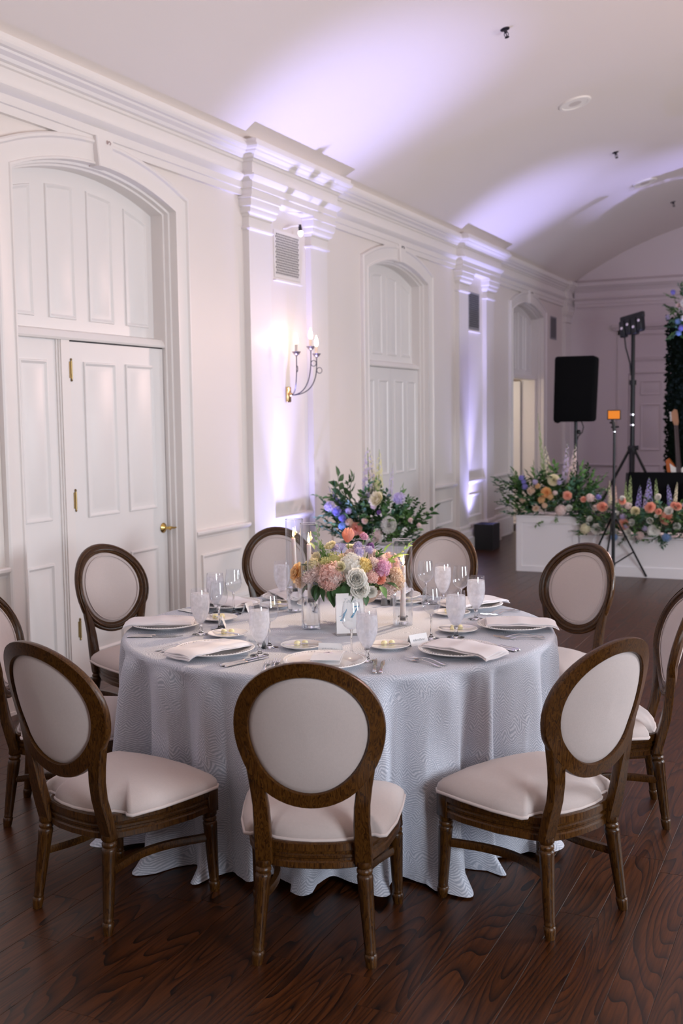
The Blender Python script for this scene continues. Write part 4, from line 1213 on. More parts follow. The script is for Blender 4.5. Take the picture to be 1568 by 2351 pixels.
# table number card in a clear stand: 127 x 165 mm
nx0, ny0, nx1, ny1 = -1.894, 3.970, -1.794, 4.030
ang = math.atan2(ny1 - ny0, nx1 - nx0)
t = thing('table_number_card', 'white card reading Table 17 in blue calligraphy in a clear stand', 'sign', ((nx0 + nx1) / 2, (ny0 + ny1) / 2, TZ + 0.0005), ang)
lean = R(7)
def cv(x, y, z): return (x, y * math.cos(lean) + z * math.sin(lean), z * math.cos(lean) - y * math.sin(lean))
ob('card', MB().box(-0.056, 0.056, 0.0, 0.0009, 0.006, 0.170).xf(cv).mesh('card', PAPER, 0), t)
ob('clear_stand', recalc(MB().box(-0.060, 0.060, 0.0016, 0.0036, 0.002, 0.160).xf(cv).box(-0.058, 0.062, -0.02, 0.05, 0.0, 0.0025)).mesh('clear_stand', ACRYL, 0), t)
def strokes(lst, mat, nm, y=-0.0006):
    b = MB()
    for poly in lst:
        P = [cv(px, y, pz) for px, pz in poly] + [cv(px, y + 0.0005, pz) for px, pz in poly]; n = len(poly)
        b.add(P, [tuple(range(n)), tuple(range(2 * n - 1, n - 1, -1))] + [(i, (i + 1) % n, n + (i + 1) % n, n + i) for i in range(n)])
    ob(nm, b.mesh(nm, mat, 0), t)
one = [(-0.042, 0.058), (-0.030, 0.058), (-0.0135, 0.098), (-0.0125, 0.106), (-0.0145, 0.106), (-0.018, 0.098), (-0.034, 0.080), (-0.044, 0.077), (-0.044, 0.0757), (-0.033, 0.078), (-0.024, 0.086)]
seven = [[(0.001, 0.070), (0.011, 0.070), (0.034, 0.110), (0.040, 0.117), (0.036, 0.117), (0.026, 0.106)], [(0.010, 0.103), (0.0115, 0.1025), (0.016, 0.111), (0.026, 0.112), (0.040, 0.115), (0.040, 0.118), (0.026, 0.118), (0.016, 0.116)]]
strokes([one[:6], one[5:]] + seven, INKB, 'numeral')
cu = bpy.data.curves.new('Table', 'FONT'); cu.body = 'Table'; cu.size = 0.024; cu.shear = 0.45; cu.align_x = 'CENTER'; cu.extrude = 0.0002
cu.offset = -0.0004
co = bpy.data.objects.new('tmp', cu); COL.objects.link(co)
bpy.context.view_layer.update()
dg = bpy.context.evaluated_depsgraph_get(); tm = bpy.data.meshes.new_from_object(co.evaluated_get(dg))
bpy.data.objects.remove(co)
for v in tm.vertices:
    x, z, y = v.co.x, v.co.y, v.co.z; v.co = cv(x - 0.003, -0.0005 - y, z + 0.132)
tm.materials.clear(); tm.materials.append(INKG)
ob('lettering', tm, t)


# ------------------------------------------------------------------ candles in glass cylinders
def hurricane(x, y, h, r, cz, ch, rc, label, hold):
    t = thing('candle_cylinder', label + ', tall clear glass cylinder', 'candle vase', (x, y, TZ + 0.0005), 0, 'glass candle cylinders')
    th = 0.0028
    b = MB(); prof = [(r, 0.0), (r, h - 0.001), (r - th / 2, h), (r - th, h - 0.001), (r - th, 0.006), (0.001, 0.006), (0.001, 0.0)]
    b.loft([[(q * math.cos(2 * PI * j / 40), q * math.sin(2 * PI * j / 40), z) for j in range(40)] for q, z in prof], True, False, True)
    ob('glass', recalc(b).mesh('glass', GLASSV, 50), t)
    ob('rim', MB().tube([(r * math.cos(2 * PI * j / 40) * (1 - th / 2 / r), r * math.sin(2 * PI * j / 40) * (1 - th / 2 / r), h) for j in range(40)], 0.0015, 6, loop=True).mesh('rim', GLASS, 60), t)
    q = thing('candlestick_holder', 'clear glass candle holder inside the cylinder, ' + label, 'candle holder', (x, y, TZ + 0.0075), 0, 'glass candle holders')
    ob('holder', recalc(MB().lathe([(0, 0), (hold[0], 0), (hold[0], hold[1] * 0.2), (hold[0] * 0.93, hold[1] * 0.5), (hold[0], hold[1]), (0.016, hold[1]), (0.0125, hold[1] - 0.004), (0.0125, hold[1] - 0.018), (0, hold[1] - 0.018)], 28)).mesh('holder', GLASS, 40), q)
    c = thing('taper_candle', 'lit pale taper candle, ' + label, 'candle', (x, y, TZ + 0.0075 + hold[1] - 0.018), 0, 'lit taper candles')
    ob('wax', MB().lathe([(0, 0), (rc, 0), (rc * 0.98, 0.01), (rc * 0.72, ch - 0.004), (rc * 0.6, ch), (0, ch - 0.002)], 20).xf(lambda a, b_, z: (a + 0.008 * (1 if 'right' in label else -1) * z / ch * 0.6, b_, z)).mesh('wax', WAX), c)
    dx = 0.0048 * (1 if 'right' in label else -1)
    ob('wick', MB().tube([(dx, 0, ch - 0.003), (dx, 0, ch + 0.008)], 0.001, 5).mesh('wick', WICK), c)
    ob('flame', MB().lathe([(0, ch + 0.003), (0.0035, ch + 0.007), (0.0052, ch + 0.014), (0.0046, ch + 0.022), (0.0026, ch + 0.034), (0.0008, ch + 0.046), (0, ch + 0.048)], 12, (dx, 0, 0)).mesh('flame', FLAME), c)
    light('candle_light', 'POINT', (x + dx, y, TZ + 0.0075 + hold[1] - 0.018 + ch + 0.018), None, 0.9, (1.0, 0.60, 0.28), 0.006)


hurricane(-2.056, 4.063, 0.445, 0.0405, 0, 0.245, 0.0125, 'front left of the flowers', (0.036, 0.125))
hurricane(-2.305, 4.400, 0.425, 0.0405, 0, 0.245, 0.0125, 'behind and left of the flowers', (0.036, 0.105))
hurricane(-1.727, 4.282, 0.365, 0.0425, 0, 0.235, 0.0125, 'right of the flowers', (0.022, 0.030))
# ------------------------------------------------------------------ flower meshes (unit radius 1, facing +Z)
def petal(b, w, l, cup, base, az, tiltp, curl=0.0, n=4, ruff=0.0, rg=random):
    """petal growing from the centre: base radius, opening angle tiltp (0 = upright, 90 = flat)"""
    rows = []
    for i in range(n + 1):
        f = i / n; row = []
        wid = w * math.sin(min(1, 0.18 + 0.95 * f) * PI * 0.62) ** 0.8
        for j in range(-2, 3):
            g = j / 2
            x = g * wid; y = f * l; z = cup * (g * g) * wid + curl * f * f * l + (ruff * rg.uniform(-1, 1) if i == n else 0)
            th = R(90 - tiltp)
            yy = base + y * math.cos(th) - z * math.sin(th); zz = y * math.sin(th) + z * math.cos(th)
            row.append((x * math.cos(az) - yy * math.sin(az), x * math.sin(az) + yy * math.cos(az), zz))
        rows.append(row)
    b.loft(rows, False, False)


def rose_mb(seed, layers=6, ranun=False):
    rg = random.Random(seed); b = MB()
    for k in range(layers):
        f = k / (layers - 1); n = int(4 + 3 * f) + (2 if ranun else 0)
        for i in range(n):
            az = 2 * PI * (i + 0.5 * (k % 2)) / n + rg.uniform(-0.15, 0.15)
            petal(b, 0.22 + 0.42 * f, 0.5 + 0.62 * f, 0.55 - 0.25 * f, 0.03 + 0.08 * f, az, 4 + 62 * f ** 1.3 + rg.uniform(-4, 4), -0.35 * f if not ranun else 0.25, 4, 0.03, rg)
    b.lathe([(0, -0.25), (0.16, -0.2), (0.28, 0.0), (0.22, 0.35), (0.0, 0.48)], 8)
    b.xf(lambda x, y, z: (x, y, z - 0.35)); return b


def tulip_mb():
    b = MB(); rg = random.Random(5)
    for k, (n, w, tp) in enumerate(((3, 0.50, 3), (3, 0.62, 7))):
        for i in range(n):
            az = 2 * PI * (i + 0.5 * k) / n; rows = []
            for q in range(7):
                f = q / 6; rad = (0.25 + 0.72 * math.sin(min(1, f * 1.02) * PI * 0.90)) * (1 + 0.05 * k); row = []
                for j in range(-3, 4):
                    g = j / 3; wid = 1.15 * math.sin(PI * min(0.98, 0.15 + 0.80 * f)) ** 0.6
                    a = az + g * wid * 1.05
                    row.append((rad * math.cos(a), rad * math.sin(a), f * 2.3 - 0.35 * g * g * (f > 0.8)))
                rows.append(row)
            b.loft(rows, False, False)
    return b.xf(lambda x, y, z: (x, y, z - 1.15))


def ball_mb(seed, nfl, fr, flat=1.0, petals=4, ruffle=0.3, half=True):
    """globe of small florets: stock, hydrangea, carnation heads"""
    rg = random.Random(seed); b = MB()
    for i in range(nfl):
        ph = math.acos(1 - (i + 0.5) / nfl * (1.45 if half else 2)); th = i * 2.399963
        n = Vector((math.sin(ph) * math.cos(th), math.sin(ph) * math.sin(th), math.cos(ph)))
        c = n * (1 - fr * 0.4 + rg.uniform(-0.10, 0.06) * (1 + 2.2 * ruffle * (petals == 4 and nfl < 60 and fr > 0.29))); c.z *= flat
        u = n.orthogonal().normalized(); w = n.cross(u); r0 = rg.random() * 6
        base = len(b.v); b.v.append(tuple(c))
        for j in range(petals):
            a0 = r0 + 2 * PI * j / petals
            pts = []
            for da, rr, hh in ((-0.42, 0.75, 0.25), (-0.2, 1.05, 0.35), (0.2, 1.0, 0.30), (0.42, 0.75, 0.22)):
                a = a0 + da * 2.2 * 3.0 / petals; q = c + (u * math.cos(a) + w * math.sin(a)) * fr * rr + n * fr * (hh + ruffle * rg.uniform(-1, 1) * 0.5)
                pts.append(tuple(q))
            o = len(b.v); b.v += pts
            b.f += [(base, o, o + 1), (base, o + 1, o + 2), (base, o + 2, o + 3)]
    b.merge(MB().lathe([(0, -0.3), (0.4, -0.25), (0.72, 0.1), (0.62, 0.5), (0.3, 0.72), (0, 0.78)], 8), lambda x, y, z: (x, y, z * flat)); return b


def dahlia_mb(seed):
    rg = random.Random(seed); b = MB()
    for k in range(5):
        f = k / 4; n = 8 + 3 * k
        for i in range(n):
            petal(b, 0.13 + 0.09 * f, 0.42 + 0.55 * f, 0.8, 0.03, 2 * PI * (i + 0.5 * (k % 2)) / n, 8 + 76 * f, 0.1, 3, 0.0, rg)
    return b.xf(lambda x, y, z: (x, y, z - 0.25))


def open_mb(seed):
    rg = random.Random(seed); b = MB()
    for k in range(2):
        for i in range(7): petal(b, 0.36, 0.95, 0.3, 0.03, 2 * PI * (i + 0.5 * k) / 7, 68 - 22 * k, -0.1, 4, 0.04, rg)
    return b.xf(lambda x, y, z: (x, y, z - 0.2))


def umbel_mb(seed):
    rg = random.Random(seed); b = MB()
    for i in range(34):
        ph = rg.random() * 1.3; th = rg.random() * 2 * PI
        p = (math.sin(ph) * math.cos(th), math.sin(ph) * math.sin(th), math.cos(ph) * 0.8)
        b.tube([(0, 0, -0.6), p], 0.02, 3, cap=False)
        b.merge(MB().lathe([(0, -0.09), (0.10, 0), (0, 0.09)], 5), lambda x, y, z: (x + p[0], y + p[1], z + p[2]))
    return b


def spike_mb(seed, n=46, top=0.15, fr=0.055):
    """flower spike, unit height, florets shrinking to buds at the top"""
    rg = random.Random(seed); b = MB()
    for i in range(n):
        f = (i + 0.5) / n; s = (1 - f) ** 0.55 + top * 0.3; a = i * 2.4 + rg.uniform(-0.3, 0.3); rad = 0.075 * s
        c = Vector((rad * math.cos(a), rad * math.sin(a), 0.04 + 0.94 * f)); n_ = Vector((math.cos(a), math.sin(a), 0.25)).normalized()
        u = n_.orthogonal().normalized(); w = n_.cross(u); r = fr * s * rg.uniform(0.8, 1.15)
        base = len(b.v); b.v.append(tuple(c))
        for j in range(5):
            a0 = 2 * PI * j / 5 + i; o = len(b.v)
            for da, rr, hh in ((-0.5, 0.8, 0.3), (0, 1.1, 0.45), (0.5, 0.8, 0.3)):
                b.v.append(tuple(c + (u * math.cos(a0 + da) + w * math.sin(a0 + da)) * r * rr + n_ * r * hh))
            b.f += [(base, o, o + 1), (base, o + 1, o + 2)]
    return b


def leaf_mb(l=1.0, w=0.42, n=5, bend=0.25):
    b = MB(); rows = []
    for i in range(n + 1):
        f = i / n; ww = w * math.sin(PI * f ** 0.8) * 0.5 + 0.004; z = -bend * l * f * f
        rows.append([(-ww, f * l, z + ww * 0.35), (0, f * l, z), (ww, f * l, z + ww * 0.35)])
    b.loft(rows, False, False)
    return b


def branch_mb(seed, nl=13, ll=0.26, curve=0.35, w=0.5):
    """leafy twig of unit length along +Y"""
    rg = random.Random(seed); b = MB()
    pts = [(0.05 * math.sin(3 * f + seed), f, curve * f * f * 0.5) for f in [k / 6 for k in range(7)]]
    b.tube(pts, [0.010, 0.009, 0.008, 0.007, 0.006, 0.005, 0.004], 4)
    for i in range(nl):
        f = 0.12 + 0.86 * i / (nl - 1); s = 1 if i % 2 else -1
        p = Vector((0.05 * math.sin(3 * f + seed), f, curve * f * f * 0.5)); L = ll * rg.uniform(0.75, 1.15) * (1.1 - 0.4 * f)
        az = s * rg.uniform(0.5, 1.15) if i < nl - 1 else 0; el = rg.uniform(-0.3, 0.6); ro = rg.uniform(-0.8, 0.8)
        m = Matrix.Translation(p) @ Matrix.Rotation(-az, 4, 'Z') @ Matrix.Rotation(el, 4, 'X') @ Matrix.Rotation(ro, 4, 'Y')
        b.merge(leaf_mb(L, L * w, 3, 0.2), lambda x, y, z: tuple(m @ Vector((x, y, z))))
    return b


FB = {'rose': lambda: rose_mb(1), 'ran': lambda: rose_mb(2, 7, True), 'tulip': tulip_mb, 'stock': lambda: ball_mb(3, 46, 0.31, 1.0, 4, 0.9), 'hydrangea': lambda: ball_mb(4, 46, 0.27, 0.85, 4, 0.15),
      'carn': lambda: ball_mb(6, 30, 0.40, 0.8, 5, 1.3), 'yarrow': lambda: ball_mb(8, 70, 0.15, 0.35, 4, 0.3), 'dahlia': lambda: dahlia_mb(9), 'open': lambda: open_mb(2), 'umbel': lambda: umbel_mb(3)}
FNAME = {'rose': 'rose', 'ran': 'ranunculus', 'tulip': 'tulip', 'stock': 'stock_flower', 'hydrangea': 'hydrangea', 'carn': 'carnation', 'yarrow': 'yarrow', 'dahlia': 'dahlia', 'open': 'open_flower', 'umbel': 'umbel_flower'}


def fmesh(kind, col): return cached(('f', kind, col), lambda: FB[kind]().mesh(FNAME[kind] + '_' + col, FM(col), 60))


def rot_to(d, spin=0.0):
    return (Vector(d).to_track_quat('Z', 'Y') @ Matrix.Rotation(spin, 3, 'Z').to_quaternion()).to_euler()


def bloom(parent, kind, col, p, r, d, spin=0.0):
    o = ob(FNAME[kind], fmesh(kind, col), parent, p, rot_to(d, spin), r)
    return o


def branch(parent, p, d, L, mat, seed=0, kind='leafy_branch', ll=0.26, w=0.5):
    me = cached(('br', mat.name, seed % 4, ll, w), lambda: branch_mb(seed % 4 + 1, ll=ll, w=w).mesh('leafy_branch', mat, 60))
    q = Vector(d).to_track_quat('Y', 'Z')
    return ob(kind, me, parent, p, q.to_euler(), L)


def spike(parent, p0, p1, col, width=1.0, seed=0, name='delphinium_spike'):
    v = Vector(p1) - Vector(p0); L = v.length
    me = cached(('sp', col, seed % 3), lambda: spike_mb(seed % 3 + 1).mesh(name, FM(col), 60))
    o = ob(name, me, parent, p0, rot_to(v), (L * width, L * width, L))
    st = cached(('spst',), lambda: MB().tube([(0, 0, -0.3), (0, 0, 0.98)], [0.012, 0.004], 5).mesh('stem', STEM))
    ob('stem', st, o)
    return o


# ------------------------------------------------------------------ centrepiece on the table
BX, BY = -1.945, 4.235
t = thing('compote_bowl', 'taupe footed bowl holding the table flowers', 'bowl', (BX, BY, TZ + 0.0005))
ob('bowl', MB().lathe([(0, 0.075), (0.05, 0.078), (0.10, 0.100), (0.128, 0.135), (0.132, 0.150), (0.126, 0.150), (0.12, 0.138), (0.09, 0.108), (0, 0.095)], 36).mesh('bowl', COPPER), t)
ob('foot', MB().lathe([(0, 0), (0.070, 0), (0.072, 0.004), (0.060, 0.014), (0.036, 0.036), (0.022, 0.055), (0.020, 0.068), (0.030, 0.078), (0, 0.08)], 32).mesh('foot', COPPER), t)
CENTRE = [('rose', 'apricot', -2.133, 4.079, 0.995, 0.0351), ('ran', 'cream', -2.009, 4.170, 1.099, 0.0251), ('tulip', 'coral', -1.936, 4.187, 1.150, 0.0270), ('umbel', 'lilac', -1.953, 4.152, 1.098, 0.0258), ('stock', 'magenta', -1.882, 4.234, 1.140, 0.0170),
          ('stock', 'purple', -1.849, 4.223, 1.100, 0.0166), ('stock', 'lilac', -1.896, 4.201, 1.098, 0.0222), ('yarrow', 'lime', -1.963, 4.099, 1.052, 0.0400), ('ran', 'cream', -2.051, 4.112, 1.052, 0.0277), ('stock', 'pink', -1.934, 4.029, 0.999, 0.0503),
          ('stock', 'palepink', -2.012, 4.048, 1.002, 0.0365), ('hydrangea', 'white', -1.875, 4.083, 1.035, 0.0523), ('ran', 'white', -1.830, 4.033, 0.990, 0.0400), ('ran', 'white', -1.816, 4.035, 0.948, 0.0374), ('ran', 'white', -1.786, 4.081, 0.932, 0.0235),
          ('carn', 'yellow', -1.821, 4.097, 1.036, 0.0300), ('dahlia', 'palepink', -1.809, 4.204, 1.052, 0.0470), ('stock', 'magenta', -1.777, 4.160, 1.018, 0.0418), ('stock', 'pink', -1.788, 4.097, 0.990, 0.0254), ('carn', 'peach', -1.752, 4.254, 0.955, 0.0460),
          ('ran', 'coral', -1.773, 4.136, 0.980, 0.0260), ('carn', 'peach', -2.104, 4.067, 0.957, 0.0239), ('stock', 'lilac', -1.995, 4.176, 1.094, 0.0167), ('carn', 'lime', -1.984, 4.066, 1.044, 0.0230), ('ran', 'cream', -2.088, 4.103, 1.020, 0.0205),
          ('stock', 'pink', -1.955, 4.012, 1.02, 0.026), ('stock', 'palepink', -1.915, 4.005, 0.985, 0.028), ('stock', 'palepink', -1.97, 4.018, 0.985, 0.024), ('stock', 'pink', -1.93, 3.995, 0.965, 0.024), ('carn', 'palepink', -2.045, 4.03, 0.985, 0.026), ('carn', 'cream', -2.03, 4.05, 1.035, 0.026), ('stock', 'magenta', -1.755, 4.13, 1.035, 0.022), ('stock', 'palepink', -1.79, 4.125, 1.045, 0.022), ('carn', 'peach', -1.735, 4.225, 0.985, 0.028), ('carn', 'palepink', -1.765, 4.225, 0.93, 0.030), ('stock', 'lilac', -1.86, 4.13, 1.06, 0.018), ('umbel', 'green', -1.99, 4.10, 1.075, 0.022), ('ran', 'cream', -1.90, 4.03, 1.035, 0.022), ('hydrangea', 'white', -1.905, 4.060, 1.005, 0.038), ('stock', 'lilac', -1.868, 4.150, 1.085, 0.020), ('stock', 'palepink', -1.915, 4.16, 1.070, 0.024), ('stock', 'pink', -1.96, 4.02, 0.970, 0.030), ('carn', 'cream', -2.02, 4.13, 1.03, 0.028),
          ('stock', 'lilac', -1.84, 4.19, 1.09, 0.018), ('hydrangea', 'white', -1.93, 4.38, 1.03, 0.05), ('rose', 'peach', -2.04, 4.34, 1.02, 0.04), ('stock', 'pink', -1.82, 4.36, 1.01, 0.045), ('carn', 'peach', -2.10, 4.25, 0.98, 0.04), ('ran', 'cream', -1.97, 4.30, 1.08, 0.03)]
arr = thing('flower_arrangement', 'low table arrangement of blush, white, yellow and lilac flowers with one coral tulip', 'flowers', (BX, BY, TZ + 0.12))
rg = random.Random(7)
cc = Vector((BX, BY, 0.93))
stb = MB()
for kind, col, x, y, z, r in CENTRE:
    p = Vector((x, y, z)); d = (p - cc).normalized() + Vector((0.2, -0.45, 0.15)) * 0.6
    if kind == 'tulip': d = Vector((0.12, -0.02, 1))
    if kind == 'umbel': d = Vector((0, -0.2, 1))
    bloom(arr, kind, col, p - arr.location, r, d, rg.random() * 6)
    q = p - d.normalized() * r * 0.5
    stb.tube([tuple(Vector((BX + (x - BX) * 0.3, BY + (y - BY) * 0.3, 0.90)) - arr.location), tuple(q - arr.location)], 0.0022, 5)
sto = ob('stems', stb.mesh('stems', STEM), arr); sto['kind'] = 'stuff'
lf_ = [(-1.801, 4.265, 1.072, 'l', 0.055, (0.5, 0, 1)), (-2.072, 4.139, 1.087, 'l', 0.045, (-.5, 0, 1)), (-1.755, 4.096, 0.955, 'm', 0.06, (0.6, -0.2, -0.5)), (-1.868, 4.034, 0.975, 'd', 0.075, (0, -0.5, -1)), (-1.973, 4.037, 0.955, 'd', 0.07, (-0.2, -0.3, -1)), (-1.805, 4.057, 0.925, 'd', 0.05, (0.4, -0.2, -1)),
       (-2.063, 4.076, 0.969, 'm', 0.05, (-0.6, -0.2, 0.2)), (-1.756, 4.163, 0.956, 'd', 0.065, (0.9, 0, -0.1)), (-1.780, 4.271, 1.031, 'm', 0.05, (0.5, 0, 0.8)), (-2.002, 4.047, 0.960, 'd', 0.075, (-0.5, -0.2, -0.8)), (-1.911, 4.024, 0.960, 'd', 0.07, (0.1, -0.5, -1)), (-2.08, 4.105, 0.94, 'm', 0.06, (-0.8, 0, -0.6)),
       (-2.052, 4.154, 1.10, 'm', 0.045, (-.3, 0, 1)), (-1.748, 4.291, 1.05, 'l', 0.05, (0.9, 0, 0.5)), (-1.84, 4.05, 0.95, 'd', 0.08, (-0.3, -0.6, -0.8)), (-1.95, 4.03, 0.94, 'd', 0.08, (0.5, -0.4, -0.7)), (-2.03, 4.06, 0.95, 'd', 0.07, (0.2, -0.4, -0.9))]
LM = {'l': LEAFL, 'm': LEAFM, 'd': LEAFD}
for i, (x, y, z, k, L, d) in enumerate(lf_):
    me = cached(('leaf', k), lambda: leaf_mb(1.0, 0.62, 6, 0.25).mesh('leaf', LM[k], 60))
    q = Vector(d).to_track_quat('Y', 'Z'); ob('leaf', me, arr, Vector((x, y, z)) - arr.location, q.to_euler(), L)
for i, (x, y, z, d, L, k) in enumerate(((-2.04, 4.13, 1.02, (-0.25, 0, 1), 0.16, LEAFM), (-1.79, 4.24, 1.03, (0.9, -0.2, 0.45), 0.16, LEAFL), (-1.87, 4.23, 1.08, (0.6, 0, 1), 0.10, LEAFM), (-2.0, 4.08, 1.0, (-0.1, -0.2, 1), 0.13, LEAFM))):
    branch(arr, Vector((x, y, z)) - arr.location, d, L, k, i, ll=0.2, w=0.55)
for i in range(34):
    a = rg.random() * 2 * PI; rr_ = rg.uniform(0.06, 0.14); p = Vector((BX + rr_ * math.cos(a), BY + rr_ * math.sin(a), 0.93 + rg.uniform(-0.02, 0.09)))
    branch(arr, p - arr.location, (math.cos(a), math.sin(a), rg.uniform(-0.5, 0.8)), rg.uniform(0.05, 0.10), (LEAFD, LEAFM)[i % 2], i, ll=0.42, w=0.5)


# ------------------------------------------------------------------ white planters and floor arrangements
def planter(x0, x1, y0, y1, h, label):
    t = thing('planter_box', label, 'planter', ((x0 + x1) / 2, (y0 + y1) / 2, 0))
    hx, hy = (x1 - x0) / 2, (y1 - y0) / 2
    b = MB().box(-hx, hx, -hy, hy, 0, h - 0.02)
    ob('box', b.mesh('box', BOXW, 0), t)
    ob('rim', rbox(-hx - 0.012, hx + 0.012, -hy - 0.012, hy + 0.012, h - 0.022, h, 0.004, 1).mesh('rim', BOXW, 30), t)
    for (fn, w) in ((lambda a, o, z: (a, -hy - o, z), hx), (lambda a, o, z: (a, hy + o, z), hx), (lambda a, o, z: (-hx - o, a, z), hy), (lambda a, o, z: (hx + o, a, z), hy)):
        m = MB(); s = 0.055
        for (u0, u1, z0, z1) in ((-w, -w + s, 0, h - 0.022), (w - s, w, 0, h - 0.022), (-w + s, w - s, 0, s), (-w + s, w - s, h - 0.022 - s, h - 0.022)):
            P = [fn(u0, -0.001, z0), fn(u1, -0.001, z0), fn(u1, -0.001, z1), fn(u0, -0.001, z1), fn(u0, 0.011, z0), fn(u1, 0.011, z0), fn(u1, 0.011, z1), fn(u0, 0.011, z1)]
            m.add(P, [(0, 3, 2, 1), (4, 5, 6, 7), (0, 1, 5, 4), (1, 2, 6, 5), (2, 3, 7, 6), (3, 0, 4, 7)])
        ob('panel_frame', m.mesh('panel_frame', BOXW, 0), t)
    return t


planter(-3.96, -3.315, 8.30, 8.66, 0.572, 'white panelled planter box by the wall, behind the table flowers')
planter(-3.177, -2.532, 11.09, 11.45, 0.588, 'white square panelled planter box at the left end of the stage flowers')
lb = thing('low_stage_box', 'long low white box under the stage flowers, behind the thin light stand', 'planter', (-1.45, 11.28, 0))
ob('box', MB().box(-1.06, 1.15, -0.22, 0.22, 0, 0.39).mesh('box', BOXW, 0), lb)
ob('skirting', MB().box(-1.06, 1.15, -0.232, -0.218, 0.0, 0.10).mesh('skirting', BOXW, 0), lb)
ob('rim', rbox(-1.065, 1.16, -0.235, 0.235, 0.385, 0.405, 0.004, 1).mesh('rim', BOXW, 30), lb)

def floor_arr(label, loc, blooms, ry, spikes, greens, mass, seed):
    t = thing('flower_arrangement', label, 'flowers', loc)
    L0 = Vector(loc); rg = random.Random(seed)
    for k, c, x, y, z, r in blooms:
        bloom(t, k, c, Vector((x, y + ry, z)) - L0, r * 0.98, (rg.uniform(-0.4, 0.4), -1, rg.uniform(0.1, 0.7)), rg.random() * 6)
    for i, (p0, p1, c, w) in enumerate(spikes):
        spike(t, Vector(p0) - L0, Vector(p1) - L0, c, w, i)
    for i, (p, d, L, m) in enumerate(greens):
        branch(t, Vector(p) - L0, d, L, m, i, ll=0.24)
    # leafy mass: (x0, x1, y, z, outwardness, count, length)
    n = 0
    for (x0, x1, y0, y1, z0, z1, cnt, ll) in mass:
        for i in range(cnt):
            x = rg.uniform(x0, x1); y = rg.uniform(y0, y1); z = rg.uniform(z0, z1)
            cx_ = (x0 + x1) / 2; d = Vector(((x - cx_) / max(0.1, (x1 - x0) / 2) * 0.9 + rg.uniform(-0.4, 0.4), rg.uniform(-1.0, 0.15), rg.uniform(-0.35, 0.9)))
            branch(t, Vector((x, y, z)) - L0, d, ll * rg.uniform(0.7, 1.3), (LEAFD, LEAFM, LEAFB, LEAFD)[n % 4], n, ll=0.30, w=0.52); n += 1
    return t


# arrangement by the wall
B1_ = [('ran', 'cream', -3.533, 8.35, 0.958, 0.063), ('dahlia', 'white', -3.434, 8.35, 0.753, 0.075), ('rose', 'coral', -3.735, 8.35, 0.715, 0.046), ('carn', 'peach', -3.646, 8.35, 0.780, 0.026), ('carn', 'peach', -3.786, 8.35, 0.765, 0.031),
       ('stock', 'palepink', -3.536, 8.35, 0.666, 0.045), ('stock', 'palepink', -3.56, 8.35, 0.63, 0.035), ('stock', 'lilac', -3.339, 8.35, 0.976, 0.047), ('stock', 'purple', -3.519, 8.35, 0.856, 0.018), ('stock', 'palepink', -3.168, 8.35, 0.761, 0.018), ('stock', 'lilac', -3.967, 8.35, 0.893, 0.041),
       ('stock', 'blue', -3.90, 8.35, 0.854, 0.037), ('carn', 'coral', -3.675, 8.35, 0.672, 0.024), ('stock', 'lilac', -3.793, 8.35, 0.860, 0.026), ('stock', 'palepink', -3.565, 8.35, 0.902, 0.022), ('stock', 'blue', -3.85, 8.35, 0.80, 0.03), ('carn', 'palepink', -3.24, 8.35, 0.80, 0.02), ('stock', 'sky', -3.83, 8.3, 0.74, 0.03)]
SP1 = [((-3.704, 8.45, 0.86), (-3.715, 8.45, 1.390), 'lilac', 1.25), ((-3.66, 8.46, 0.95), (-3.70, 8.46, 1.37), 'cream', 1.0), ((-3.623, 8.45, 0.90), (-3.607, 8.45, 1.375), 'lime', 0.9), ((-3.516, 8.45, 0.95), (-3.486, 8.45, 1.254), 'lilac', 0.7), ((-3.84, 8.4, 0.72), (-4.06, 8.38, 1.06), 'blue', 0.8)]
GR1 = [((-3.90, 8.45, 0.62), (-0.35, 0, 1), 0.52, LEAFD), ((-3.88, 8.48, 0.62), (-0.15, 0.0, 1), 0.50, LEAFD), ((-3.85, 8.42, 0.62), (-0.55, -0.1, 1), 0.45, LEAFB), ((-3.85, 8.42, 0.62), (-0.75, -0.1, 0.6), 0.40, LEAFB), ((-3.4, 8.42, 0.62), (0.9, -0.1, 0.55), 0.40, LEAFD), ((-3.35, 8.42, 0.60), (1, -0.1, 0.25), 0.30, LEAFD),
       ((-3.5, 8.45, 0.7), (0.5, 0, 1), 0.35, LEAFM), ((-3.6, 8.45, 0.7), (0.1, 0, 1), 0.40, LEAFM), ((-3.7, 8.45, 0.65), (-0.2, 0, 1), 0.35, LEAFM), ((-3.80, 8.42, 0.62), (-1, -0.1, 0.15), 0.36, LEAFB), ((-3.4, 8.40, 0.60), (0.8, -0.3, -0.1), 0.25, LEAFD), ((-3.92, 8.45, 0.75), (-0.1, 0.0, 1), 0.36, LEAFD)]
floor_arr('tall loose flower arrangement with delphinium spikes on the planter by the wall', (-3.64, 8.48, 0.57), B1_, -0.13, SP1, GR1, [(-3.9, -3.32, 8.30, 8.58, 0.58, 0.88, 160, 0.17), (-4.0, -3.72, 8.32, 8.5, 0.60, 0.95, 45, 0.17)], 21)
